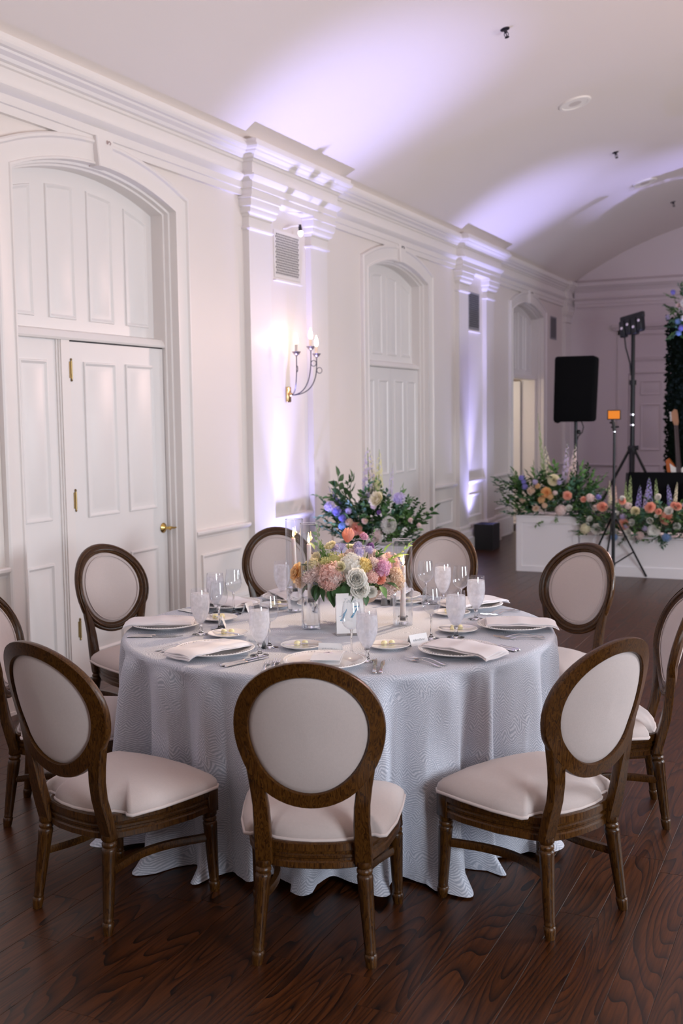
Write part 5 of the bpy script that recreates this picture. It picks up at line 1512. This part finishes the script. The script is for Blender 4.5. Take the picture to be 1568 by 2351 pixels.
# arrangement on the square planter
B2_ = [('rose', 'orange', -2.843, 11.1, 0.836, 0.045), ('rose', 'coral', -2.625, 11.1, 0.809, 0.038), ('dahlia', 'cream', -2.768, 11.1, 0.965, 0.065), ('hydrangea', 'palepink', -2.692, 11.1, 0.655, 0.060), ('ran', 'white', -2.607, 11.1, 0.675, 0.036), ('carn', 'peach', -3.003, 11.1, 0.856, 0.04),
       ('carn', 'peach', -3.096, 11.1, 0.754, 0.03), ('stock', 'blue', -3.105, 11.1, 0.982, 0.027), ('stock', 'blue', -3.068, 11.1, 0.891, 0.03), ('carn', 'apricot', -2.893, 11.1, 0.759, 0.035), ('rose', 'peach', -2.957, 11.1, 0.671, 0.03), ('stock', 'palepink', -2.752, 11.1, 0.833, 0.025), ('carn', 'apricot', -2.934, 11.1, 0.90, 0.028),
       ('stock', 'lilac', -2.707, 11.1, 0.946, 0.03), ('carn', 'apricot', -2.80, 11.1, 0.79, 0.03), ('stock', 'blue', -3.08, 11.1, 0.94, 0.025), ('carn', 'peach', -2.86, 11.1, 0.70, 0.028), ('stock', 'lilac', -2.96, 11.1, 0.94, 0.028)]
SP2 = [((-2.86, 11.25, 0.90), (-2.929, 11.25, 1.321), 'cream', 0.95), ((-2.712, 11.25, 0.92), (-2.686, 11.25, 1.348), 'lilac', 0.9), ((-2.65, 11.25, 0.92), (-2.600, 11.25, 1.334), 'palepink', 1.0), ((-3.10, 11.2, 0.82), (-3.15, 11.2, 1.06), 'blue', 0.8), ((-2.93, 11.24, 1.0), (-3.0, 11.24, 1.66), 'green', 0.32)]
GR2 = [((-3.0, 11.22, 0.65), (-0.8, -0.1, 0.9), 0.45, LEAFD), ((-3.0, 11.22, 0.65), (-1, -0.1, 0.3), 0.42, LEAFD), ((-2.95, 11.25, 0.65), (-0.4, 0, 1), 0.45, LEAFM), ((-2.6, 11.22, 0.65), (0.6, 0, 0.8), 0.42, LEAFM), ((-2.6, 11.22, 0.65), (0.35, 0, 1), 0.45, LEAFM), ((-2.6, 11.22, 0.62), (0.9, 0, 0.5), 0.36, LEAFB),
       ((-2.8, 11.25, 0.7), (0, 0, 1), 0.42, LEAFM), ((-3.0, 11.2, 0.62), (-1, -0.2, -0.2), 0.35, LEAFB), ((-2.75, 11.12, 0.62), (0, -0.5, -0.6), 0.13, LEAFM), ((-2.55, 11.12, 0.62), (0.1, -0.5, -0.6), 0.13, LEAFM)]
floor_arr('flower arrangement with peach and orange blooms on the square planter', (-2.85, 11.27, 0.587), B2_, -0.10, SP2, GR2, [(-3.15, -2.56, 11.08, 11.38, 0.59, 0.92, 150, 0.17), (-3.30, -3.0, 11.1, 11.3, 0.65, 0.9, 30, 0.17), (-2.65, -2.42, 11.1, 11.35, 0.62, 0.95, 30, 0.17)], 22)
# long garland on the low box
B3_ = [('rose', 'coral', -2.271, 0.707, 0.044), ('rose', 'coral', -1.808, 0.709, 0.046), ('rose', 'coral', -1.647, 0.605, 0.052), ('rose', 'coral', -2.057, 0.537, 0.047), ('rose', 'coral', -2.076, 0.768, 0.033), ('rose', 'coral', -1.545, 0.724, 0.034), ('ran', 'white', -2.321, 0.475, 0.055), ('hydrangea', 'cream', -2.440, 0.476, 0.056),
       ('open', 'white', -1.769, 0.476, 0.070), ('ran', 'white', -1.623, 0.675, 0.042), ('ran', 'white', -2.017, 0.454, 0.038), ('carn', 'palepink', -1.902, 0.423, 0.04), ('ran', 'cream', -1.947, 0.666, 0.044), ('ran', 'white', -2.142, 0.455, 0.032), ('ran', 'white', -1.976, 0.552, 0.034), ('ran', 'white', -2.393, 0.575, 0.03),
       ('ran', 'white', -1.543, 0.526, 0.036), ('ran', 'white', -1.987, 0.398, 0.032), ('stock', 'sky', -2.151, 0.401, 0.033), ('stock', 'sky', -1.645, 0.415, 0.041), ('stock', 'palepink', -2.394, 0.788, 0.042), ('rose', 'coral', -2.460, 0.774, 0.026), ('ran', 'white', -2.419, 0.512, 0.028), ('ran', 'white', -1.744, 0.624, 0.02),
       ('ran', 'white', -2.131, 0.640, 0.025), ('carn', 'palepink', -2.341, 0.688, 0.03), ('stock', 'blue', -2.311, 0.799, 0.027), ('ran', 'white', -1.725, 0.810, 0.032), ('carn', 'palepink', -2.020, 0.717, 0.032)]
rg = random.Random(31)
for i in range(34):
    B3_.append((('ran', 'carn', 'ran', 'stock', 'rose')[i % 5], ('white', 'palepink', 'white', 'lilac', 'coral')[i % 5], rg.uniform(-2.45, -0.5), rg.uniform(0.43, 0.82), rg.uniform(0.016, 0.034)))
B3_ = [(k, c, x, 11.08, z, r) for k, c, x, z, r in B3_]
SP3 = [((-1.865, 11.3, 0.66), (-1.868, 11.3, 0.994), 'blue', 1.2), ((-1.90, 11.3, 0.66), (-1.885, 11.3, 0.90), 'lilac', 1.2), ((-1.977, 11.3, 0.62), (-1.954, 11.3, 0.913), 'blue', 1.1), ((-1.652, 11.3, 0.68), (-1.684, 11.3, 0.926), 'blue', 1.2), ((-2.061, 11.3, 0.70), (-2.050, 11.3, 1.01), 'green', 0.8), ((-2.10, 11.3, 0.68), (-2.10, 11.3, 0.96), 'green', 0.7),
       ((-1.611, 11.3, 0.74), (-1.592, 11.3, 0.949), 'cream', 0.9), ((-2.201, 11.3, 0.68), (-2.207, 11.3, 0.941), 'pink', 0.8), ((-2.258, 11.3, 0.68), (-2.260, 11.3, 0.963), 'cream', 0.8), ((-1.40, 11.3, 0.70), (-1.42, 11.3, 1.0), 'blue', 1.1), ((-1.1, 11.3, 0.70), (-1.05, 11.3, 0.98), 'lilac', 1.1), ((-1.79, 11.3, 0.70), (-1.80, 11.3, 0.98), 'green', 0.9)]
floor_arr('long low garland of coral, white and blue flowers along the stage front', (-1.45, 11.28, 0.404), B3_, -0.085, SP3, [((-1.72, 11.06, 0.46), (0, -0.3, -1), 0.10, LEAFD), ((-1.66, 11.06, 0.46), (0, -0.3, -1), 0.14, LEAFD), ((-1.95, 11.06, 0.46), (0.1, -0.3, -1), 0.12, LEAFD)],
          [(-2.5, -0.45, 11.08, 11.42, 0.40, 0.68, 280, 0.17), (-2.5, -0.45, 11.00, 11.08, 0.42, 0.66, 200, 0.12)], 23)

# ------------------------------------------------------------------ stage gear
def tube_to(p, q, r, n=8): return MB().tube([p, q], r, n)


t = thing('loudspeaker', 'black fabric-covered loudspeaker standing high on a pole behind the planter', 'speaker', (-2.81, 12.15, 1.545), R(6))
sb = rbox(-0.220, 0.220, -0.20, 0.20, 0.0, 0.715, 0.03, 3).xf(lambda x, y, z: (x * (1 - 0.03 * (1 - z / 0.7) if True else 1) + 0.022 * (z / 0.7 - 0.5) * 2 * 0.5, y, z))
ob('cabinet_cover', sb.mesh('cabinet_cover', COVER), t)
ob('hem_flap', MB().loft([[(-0.21, y, -0.001), (-0.17, y, -0.016), (-0.14, y, -0.001), (-0.14, y, 0.02), (-0.21, y, 0.02)] for y in (-0.202, -0.195)]).mesh('hem_flap', COVER, 0), t)
ob('cable', MB().tube([(0.06, 0, 0.01), (0.085, 0, -0.06), (0.07, 0, -0.12), (0.03, 0, -0.16), (0.01, 0, -0.22)], 0.006, 6).mesh('cable', BLACK), t)
t = thing('speaker_stand', 'black tripod stand under the covered loudspeaker', 'stand', (-2.81, 12.15, 0))
ob('pole', MB().tube([(0, 0, 0.15), (0, 0, 1.545)], 0.019, 12).mesh('pole', BLACKM), t)
ob('collar', MB().lathe([(0, 1.0), (0.03, 1.0), (0.03, 1.10), (0, 1.10)], 12).mesh('collar', BLACK), t)
ob('knob', MB().lathe([(0, 0), (0.022, 0), (0.026, 0.02), (0.014, 0.035), (0, 0.036)], 10).xf(lambda x, y, z: (z + 0.018, y, x + 1.43)).mesh('knob', BLACK), t)
for i in range(3):
    a = i * 2 * PI / 3 + 0.4
    ob('leg', MB().tube([(0.02 * math.cos(a), 0.02 * math.sin(a), 0.85), (0.5 * math.cos(a), 0.5 * math.sin(a), 0.014)], 0.012, 8).tube([(0.02 * math.cos(a), 0.02 * math.sin(a), 0.3), (0.26 * math.cos(a), 0.26 * math.sin(a), 0.43)], 0.008, 6).mesh('leg', BLACKM), t)
# thin stand with orange LED panel
t = thing('light_stand', 'thin black folding stand in front of the stage flowers', 'stand', (-2.125, 10.82, 0))
ob('pole', MB().tube([(0, 0, 0.12), (0, 0, 0.62)], 0.017, 10).tube([(0, 0, 0.62), (0, 0, 1.0)], 0.0145, 10).tube([(0, 0, 1.0), (0, 0, 1.47)], 0.012, 10).mesh('pole', BLACKM), t)
ob('collar', MB().lathe([(0, 0.60), (0.026, 0.60), (0.028, 0.66), (0, 0.66)], 12).mesh('collar', BLACK), t)
ob('collar', MB().lathe([(0, 0.14), (0.024, 0.14), (0.024, 0.17), (0, 0.17)], 12).mesh('collar', BLACK), t)
for i, a in enumerate((R(38), R(150), R(265))):
    ca, sa = math.cos(a), math.sin(a)
    m = MB().tube([(0.015 * ca, 0.015 * sa, 0.63), (0.36 * ca, 0.36 * sa, 0.014)], 0.010, 8).tube([(0.015 * ca, 0.015 * sa, 0.155), (0.215 * ca, 0.215 * sa, 0.262)], 0.0075, 6)
    ob('leg', m.mesh('leg', BLACKM), t)
ob('clamp', MB().tube([(0, 0, 1.46), (-0.004, 0, 1.52), (-0.018, 0, 1.575)], [0.016, 0.02, 0.016], 8).tube([(-0.03, 0, 1.50), (0.045, 0, 1.505)], 0.009, 6).tube([(-0.045, 0, 1.545), (0.01, 0, 1.54)], 0.010, 6).mesh('clamp', BLACK), t)
ob('thumb_screw', MB().lathe([(0, 1.452), (0.014, 1.452), (0.014, 1.466), (0, 1.466)], 12).mesh('thumb_screw', CHROME), t)
t = thing('led_panel', 'small orange-glowing light panel on top of the thin black stand', 'light', (-2.125, 10.82, 1.574), R(4))
ob('housing', rbox(-0.068, 0.062, -0.012, 0.014, 0.0, 0.094, 0.004, 1).mesh('housing', BLACK), t)
ob('screen', MB().box(-0.058, 0.052, -0.0135, -0.011, 0.008, 0.086).mesh('screen', ORANGE, 0), t)
# tall stage-light tripod
t = thing('lighting_tripod', 'tall black tripod with a stage light bar near the back wall', 'stand', (-2.545, 14.1, 0))
ob('pole', MB().tube([(0, 0, 0.12), (0, 0, 1.2)], 0.036, 12).tube([(0, 0, 1.2), (0, 0, 2.0)], 0.030, 12).tube([(0, 0, 2.0), (0, 0, 2.66)], 0.024, 12).mesh('pole', BLACKM), t)
ob('collar', MB().lathe([(0, 1.12), (0.05, 1.13), (0.06, 1.19), (0.04, 1.22), (0, 1.22)], 12).mesh('collar', BLACK), t)
ob('collar', MB().lathe([(0, 1.98), (0.045, 1.98), (0.045, 2.04), (0, 2.04)], 12).mesh('collar', BLACK), t)
ob('knob', MB().lathe([(0, 0), (0.03, 0), (0.03, 0.03), (0, 0.03)], 10).xf(lambda x, y, z: (z + 0.05, y, x + 1.19)).mesh('knob', BLACK), t)
for z in (1.47, 1.60): ob('ring_clip', MB().lathe([(0, z), (0.034, z), (0.034, z + 0.018), (0, z + 0.018)], 12).mesh('ring_clip', CHROME), t)
for a in (R(195), R(-10), R(-75)):
    ca, sa = math.cos(a), math.sin(a)
    ob('leg', MB().tube([(0.03 * ca, 0.03 * sa, 1.17), (0.62 * ca, 0.62 * sa, 0.02)], 0.018, 8).mesh('leg', BLACKM), t)
ob('cable', MB().tube([(-0.11, 0, 2.62), (-0.09, 0.0, 2.45), (-0.035, 0, 2.25), (-0.02, -0.02, 2.1)], 0.010, 6).mesh('cable', BLACK), t)
t = thing('stage_light_bar', 'black bar of stage lamps tilted on top of the tall tripod', 'light', (-2.545, 14.1, 2.66), R(-14))
tl = R(-12)
def tb(x, y, z): return (x * math.cos(tl) + z * math.sin(tl) * 0.4, y, z - x * math.sin(tl))
ob('bar', rbox(-0.155, 0.155, -0.035, 0.035, 0.13, 0.20, 0.008, 1).xf(tb).mesh('bar', BLACK), t)
for i in range(4):
    x = -0.115 + i * 0.077
    ob('lamp_head', rbox(x - 0.036, x + 0.036, -0.09, 0.03, -0.06 + 0.02 * (i % 2), 0.14, 0.012, 1).xf(tb).mesh('lamp_head', BLACK), t)
    ob('lens', MB().lathe([(0, 0), (0.018, 0), (0.014, -0.006), (0, -0.008)], 12, (0, 0, 0)).xf(lambda a, b_, c: tb(a + x, c - 0.089, b_ + (0.05, 0.08, 0.03, 0.09)[i])).mesh('lens', M('lens_glass', (0.75, 0.65, 0.72), 0.1)), t)
# floor amplifiers
t = thing('amplifier', 'low black wedge-shaped stage monitor behind the flowers', 'amplifier', (-1.98, 12.6, 0), R(5))
ob('cabinet', MB().loft([[(x, -0.25, 0.0), (x, 0.25, 0.0), (x, 0.25, 0.92), (x, 0.05, 0.955), (x, -0.25, 0.52)] for x in (-0.36, 0.36)]).mesh('cabinet', BLACK, 0), t)
ob('grille', MB().loft([[(x, -0.245, 0.53), (x, 0.045, 0.95), (x, 0.04, 0.965), (x, -0.255, 0.54)] for x in (-0.33, 0.33)]).mesh('grille', COVER, 0), t)
t = thing('amplifier', 'black square amplifier at the right edge, below the electric guitar', 'amplifier', (-1.35, 12.5, 0))
ob('cabinet', rbox(-0.32, 0.30, -0.2, 0.2, 0.02, 0.86, 0.02, 2).mesh('cabinet', BLACK), t)
ob('grille', MB().box(-0.28, 0.26, -0.206, -0.198, 0.08, 0.80).mesh('grille', COVER, 0), t)
ob('corner_guard', MB().tube([(-0.31, -0.2, 0.86), (-0.25, -0.21, 0.84)], 0.014, 6).mesh('corner_guard', CHROME), t)
# guitar on its stand
t = thing('electric_guitar', 'sunburst electric guitar with white pickguard leaning upright at the right edge', 'guitar', (-1.84, 13.35, 0.66), R(-4))
def gt(x, y, z): return (x - 0.10 * z, y + 0.12 * z, z)
out = [(0.0, -0.05), (0.12, -0.03), (0.165, 0.05), (0.15, 0.14), (0.115, 0.20), (0.13, 0.28), (0.135, 0.36), (0.105, 0.39), (0.07, 0.34), (0.04, 0.31), (-0.03, 0.31), (-0.06, 0.36), (-0.11, 0.43), (-0.15, 0.40), (-0.14, 0.28), (-0.115, 0.20), (-0.15, 0.13), (-0.165, 0.05), (-0.11, -0.03)]
ob('body', MB().loft([[gt(x * k, y, z * (1 if k == 1 else 0.985) + 0.003 * (k != 1)) for x, z in out] for y, k in ((-0.022, 0.95), (-0.017, 1.0), (0.017, 1.0), (0.022, 0.95))]).mesh('body', GTRB, 30), t)
pg = [(-0.02, 0.06), (0.06, 0.02), (0.11, 0.06), (0.10, 0.16), (0.07, 0.24), (0.09, 0.33), (0.05, 0.33), (0.02, 0.30), (-0.05, 0.33), (-0.10, 0.37), (-0.09, 0.26), (-0.075, 0.16)]
ob('pickguard', MB().loft([[gt(x, y, z) for x, z in pg] for y in (-0.025, -0.0215)]).mesh('pickguard', GTRW, 0), t)
ob('neck', MB().loft([[gt(x0, -0.028, z), gt(x0, -0.01, z), gt(-x0, -0.01, z), gt(-x0, -0.028, z)] for z, x0 in ((0.26, -0.029), (0.82, -0.022))]).mesh('neck', GTRN, 0), t)
ob('headstock', MB().loft([[gt(x, y, z) for x, z in ((-0.022, 0.82), (0.022, 0.82), (0.032, 0.86), (0.028, 0.95), (0.02, 1.0), (-0.01, 1.01), (-0.045, 0.97), (-0.045, 0.89))] for y in (-0.022, -0.008)]).mesh('headstock', GTRH, 20), t)
pk = MB()
for i in range(6):
    p = gt(-0.052, -0.016, 0.875 + 0.019 * i); pk.box(p[0] - 0.012, p[0] + 0.008, p[1] - 0.006, p[1] + 0.006, p[2] - 0.006, p[2] + 0.006)
ob('tuning_pegs', pk.mesh('tuning_pegs', CHROME, 0), t)
ob('strings', MB().tube([gt(-0.01, -0.031, 0.10), gt(-0.01, -0.031, 0.86)], 0.001, 4).tube([gt(0.01, -0.031, 0.10), gt(0.01, -0.031, 0.86)], 0.001, 4).mesh('strings', CHROME, 0), t)
ob('bridge', MB().box(-0.045, 0.045, -0.030, -0.022, 0.09, 0.115).xf(gt).mesh('bridge', CHROME, 0), t)
t = thing('guitar_stand', 'black metal stand holding the electric guitar', 'stand', (-1.80, 13.40, 0))
ob('frame', MB().tube([(-0.02, 0.05, 1.0), (0, 0.02, 0.62), (-0.18, -0.14, 0.012)], 0.011, 6).tube([(0, 0.02, 0.62), (0.18, -0.14, 0.012)], 0.011, 6).tube([(0, 0.02, 0.62), (0, 0.30, 0.012)], 0.011, 6).mesh('frame', BLACKM), t)
ob('cradle', MB().tube([(-0.12, -0.10, 0.59), (-0.06, 0.0, 0.585), (0.06, 0.0, 0.585), (0.12, -0.10, 0.59)], 0.010, 6).mesh('cradle', BLACKM), t)
# hedge backdrop with corner flowers
t = thing('hedge_backdrop', 'tall dark green hedge backdrop wall at the right edge behind the guitar', 'backdrop', (-1.25, 14.35, 0))
rg = random.Random(17)
hb = MB().box(-0.86, 1.05, -0.02, 0.16, 0.02, 2.74)
ob('frame', hb.mesh('frame', HEDGE, 0), t)
hl = MB()
for i in range(9000):
    x = rg.uniform(-0.90, 1.05); z = rg.uniform(0.05, 2.80); y = -0.03 + rg.uniform(-0.05, 0.01); s = rg.uniform(0.02, 0.045); a = rg.random() * 6.28
    if i % 9 == 0: x = -0.88 + rg.uniform(-0.03, 0.02); y = rg.uniform(-0.05, 0.16)
    ca, sa = math.cos(a), math.sin(a)
    hl.add([(x, y, z), (x + s * ca - s * 0.4 * sa, y - s * 0.5, z + s * sa + s * 0.4 * ca), (x + s * 1.5 * ca, y - s * 0.7, z + s * 1.5 * sa), (x + s * ca + s * 0.4 * sa, y - s * 0.3, z + s * sa - s * 0.4 * ca)], [(0, 1, 2, 3)])
o = ob('hedge_leaves', hl.mesh('hedge_leaves', HEDGE, 0), t); o['kind'] = 'stuff'
t = thing('corner_flowers', 'blue and white flower cluster hanging on the top left corner of the hedge backdrop', 'flowers', (-2.02, 14.2, 2.80))
rg = random.Random(19)
for i in range(80):
    a = rg.random() * 2 * PI; d = Vector((math.cos(a), -0.35, math.sin(a) * 0.9))
    branch(t, Vector((rg.uniform(-0.02, 0.4), rg.uniform(-0.1, 0.05), rg.uniform(-0.18, 0.28))), d, rg.uniform(0.13, 0.22), (LEAFD, LEAFM, LEAFB)[i % 3], i, ll=0.30, w=0.52)
for i, (x, z, r, k, c) in enumerate(((0.10, 0.16, 0.05, 'ran', 'white'), (0.03, 0.13, 0.035, 'ran', 'palepink'), (0.02, -0.06, 0.035, 'stock', 'sky'), (0.06, -0.14, 0.035, 'stock', 'blue'), (0.03, -0.20, 0.03, 'stock', 'sky'), (-0.10, 0.0, 0.03, 'stock', 'lilac'), (0.09, -0.02, 0.04, 'hydrangea', 'white'), (0.2, 0.0, 0.06, 'stock', 'blue'), (0.22, 0.2, 0.06, 'hydrangea', 'white'), (0.3, -0.1, 0.05, 'stock', 'sky'), (-0.04, 0.30, 0.03, 'stock', 'blue'), (0.35, 0.3, 0.05, 'ran', 'white'))):
    bloom(t, k, c, Vector((x, -0.14, z)), r, (rg.uniform(-0.4, 0.4), -1, rg.uniform(-0.2, 0.5)), i)

# ------------------------------------------------------------------ uplights
UL = {3: 'black floor uplight beneath the hedge backdrop, hidden by the flowers', 0: 'black floor uplight at the foot of the near pilaster, hidden behind the far chair', 1: 'square black floor uplight at the foot of the far pilaster', 2: 'black floor uplight in the far corner', -1: 'black floor uplight beyond the left edge'}
for k in (-1, 0, 1, 3):
    y = 7.87 + 4.91 * k if k < 3 else 13.85
    t = thing('uplight', UL[k], 'uplight', (-4.04 if k < 3 else -1.55, y, 0), 0, 'floor uplights at the pilasters')
    b = MB().box(-0.12, 0.12, -0.14, -0.125, 0, 0.31).box(-0.12, 0.12, 0.125, 0.14, 0, 0.31).box(-0.12, -0.105, -0.125, 0.125, 0, 0.31).box(0.105, 0.12, -0.125, 0.125, 0, 0.31).box(-0.105, 0.105, -0.125, 0.125, 0, 0.02)
    ob('housing', b.mesh('housing', BLACK, 0), t)
    ob('lamp', MB().lathe([(0, 0.02), (0.075, 0.02), (0.085, 0.18), (0.08, 0.19), (0, 0.185)], 20).mesh('lamp', M('uplight_lamp', (0.1, 0.1, 0.12), 0.3)), t)
    ob('lens', MB().lathe([(0, 0.186), (0.07, 0.186), (0.07, 0.192), (0, 0.194)], 20).mesh('lens', M('uplight_lens', (0.5, 0.5, 0.9), 0.3, emit=(0.45, 0.42, 1.0), es=25)), t)

# ------------------------------------------------------------------ candle sconce on the near pilaster
t = thing('wall_sconce', 'three-armed iron and brass candle sconce glowing on the near pilaster', 'sconce', (LX, 8.09, 1.83))
ob('back_plate', rbox(-0.002, 0.022, -0.035, 0.035, -0.065, 0.065, 0.010, 3).merge(MB().lathe([(0, 0), (0.016, 0), (0.018, 0.018), (0.010, 0.030), (0, 0.03)], 14).xf(lambda x, y, z: (z + 0.018, y, x + 0.0))).mesh('back_plate', M('sconce_brass', (0.75, 0.52, 0.25), 0.25, 1.0)), t)
for (dx, dy, dz, curl) in ((0.19, -0.19, 0.31, 1), (0.225, 0.0, 0.36, 1), (0.19, 0.175, 0.31, 1)):
    L = math.hypot(dx - 0.04, dy); ux, uy = (dx - 0.04) / L, dy / L
    pts = []
    for i in range(13):
        f = i / 12
        pts.append((0.04 + ux * L * (1 - (1 - f) ** 2) , uy * L * (1 - (1 - f) ** 2), -0.005 + (dz - 0.055) * f ** 2))
    a = MB().tube(pts, 0.0042, 7)
    # scroll ring beside the upright
    e = pts[-1]; rr_ = 0.024
    a.tube([(e[0] + ux * (rr_ + rr_ * math.cos(q)), e[1] + uy * (rr_ + rr_ * math.cos(q)), e[2] - 0.05 + rr_ * math.sin(q)) for q in [PI + 2 * PI * j / 16 for j in range(16)]], 0.0032, 6, loop=True)
    a.tube([e, (dx, dy, dz)], 0.0042, 7)
    ao = ob('arm', a.mesh('arm', IRON), t)
    ob('cup', MB().lathe([(0, dz - 0.012), (0.007, dz - 0.010), (0.010, dz), (0.024, dz + 0.008), (0.030, dz + 0.020), (0.031, dz + 0.024), (0.020, dz + 0.022), (0, dz + 0.020)], 20, (dx, dy, 0)).mesh('cup', M('sconce_cup', (0.35, 0.28, 0.24), 0.3, 0.9)), ao)
    ob('drip_pan', MB().lathe([(0.0, dz + 0.022), (0.034, dz + 0.024), (0.037, dz + 0.028), (0, dz + 0.027)], 20, (dx, dy, 0)).mesh('drip_pan', IRON), ao)
    ob('candle_sleeve', MB().lathe([(0, dz + 0.024), (0.0125, dz + 0.024), (0.0125, dz + 0.090), (0, dz + 0.090)], 14, (dx, dy, 0)).mesh('candle_sleeve', M('sleeve', (0.78, 0.66, 0.58), 0.6)), ao)
    ob('flame_bulb', MB().lathe([(0, dz + 0.088), (0.010, dz + 0.092), (0.0165, dz + 0.112), (0.0155, dz + 0.130), (0.008, dz + 0.155), (0.002, dz + 0.178), (0, dz + 0.18)], 14, (dx, dy, 0)).mesh('flame_bulb', BULB), ao)
    light('sconce_light', 'POINT', (LX + dx + 0.0, 8.09 + dy, 1.83 + dz + 0.125), None, 46, (1.0, 0.55, 0.22), 0.012)
t = thing('picture_lamp', 'small white spot lamp on a curved arm above the near wall vent', 'lamp', (LX, 8.06, 3.18))
ob('arm', MB().tube([(0, 0, 0), (0.03, 0.01, 0.0), (0.05, 0.06, 0.025), (0.09, 0.13, 0.035)], 0.006, 8).mesh('arm', TRIM), t)
ob('socket', MB().tube([(0.09, 0.13, 0.045), (0.095, 0.135, -0.005)], [0.012, 0.016], 12).mesh('socket', IRON), t)
ob('bulb', MB().lathe([(0, -0.055), (0.012, -0.050), (0.022, -0.030), (0.020, -0.012), (0.010, 0.0), (0, 0.0)], 16, (0.095, 0.135, 0)).mesh('bulb', M('small_bulb', (1, 0.9, 0.85), 0.4, emit=(1.0, 0.80, 0.72), es=3)), t)
bpy.context.view_layer.update()
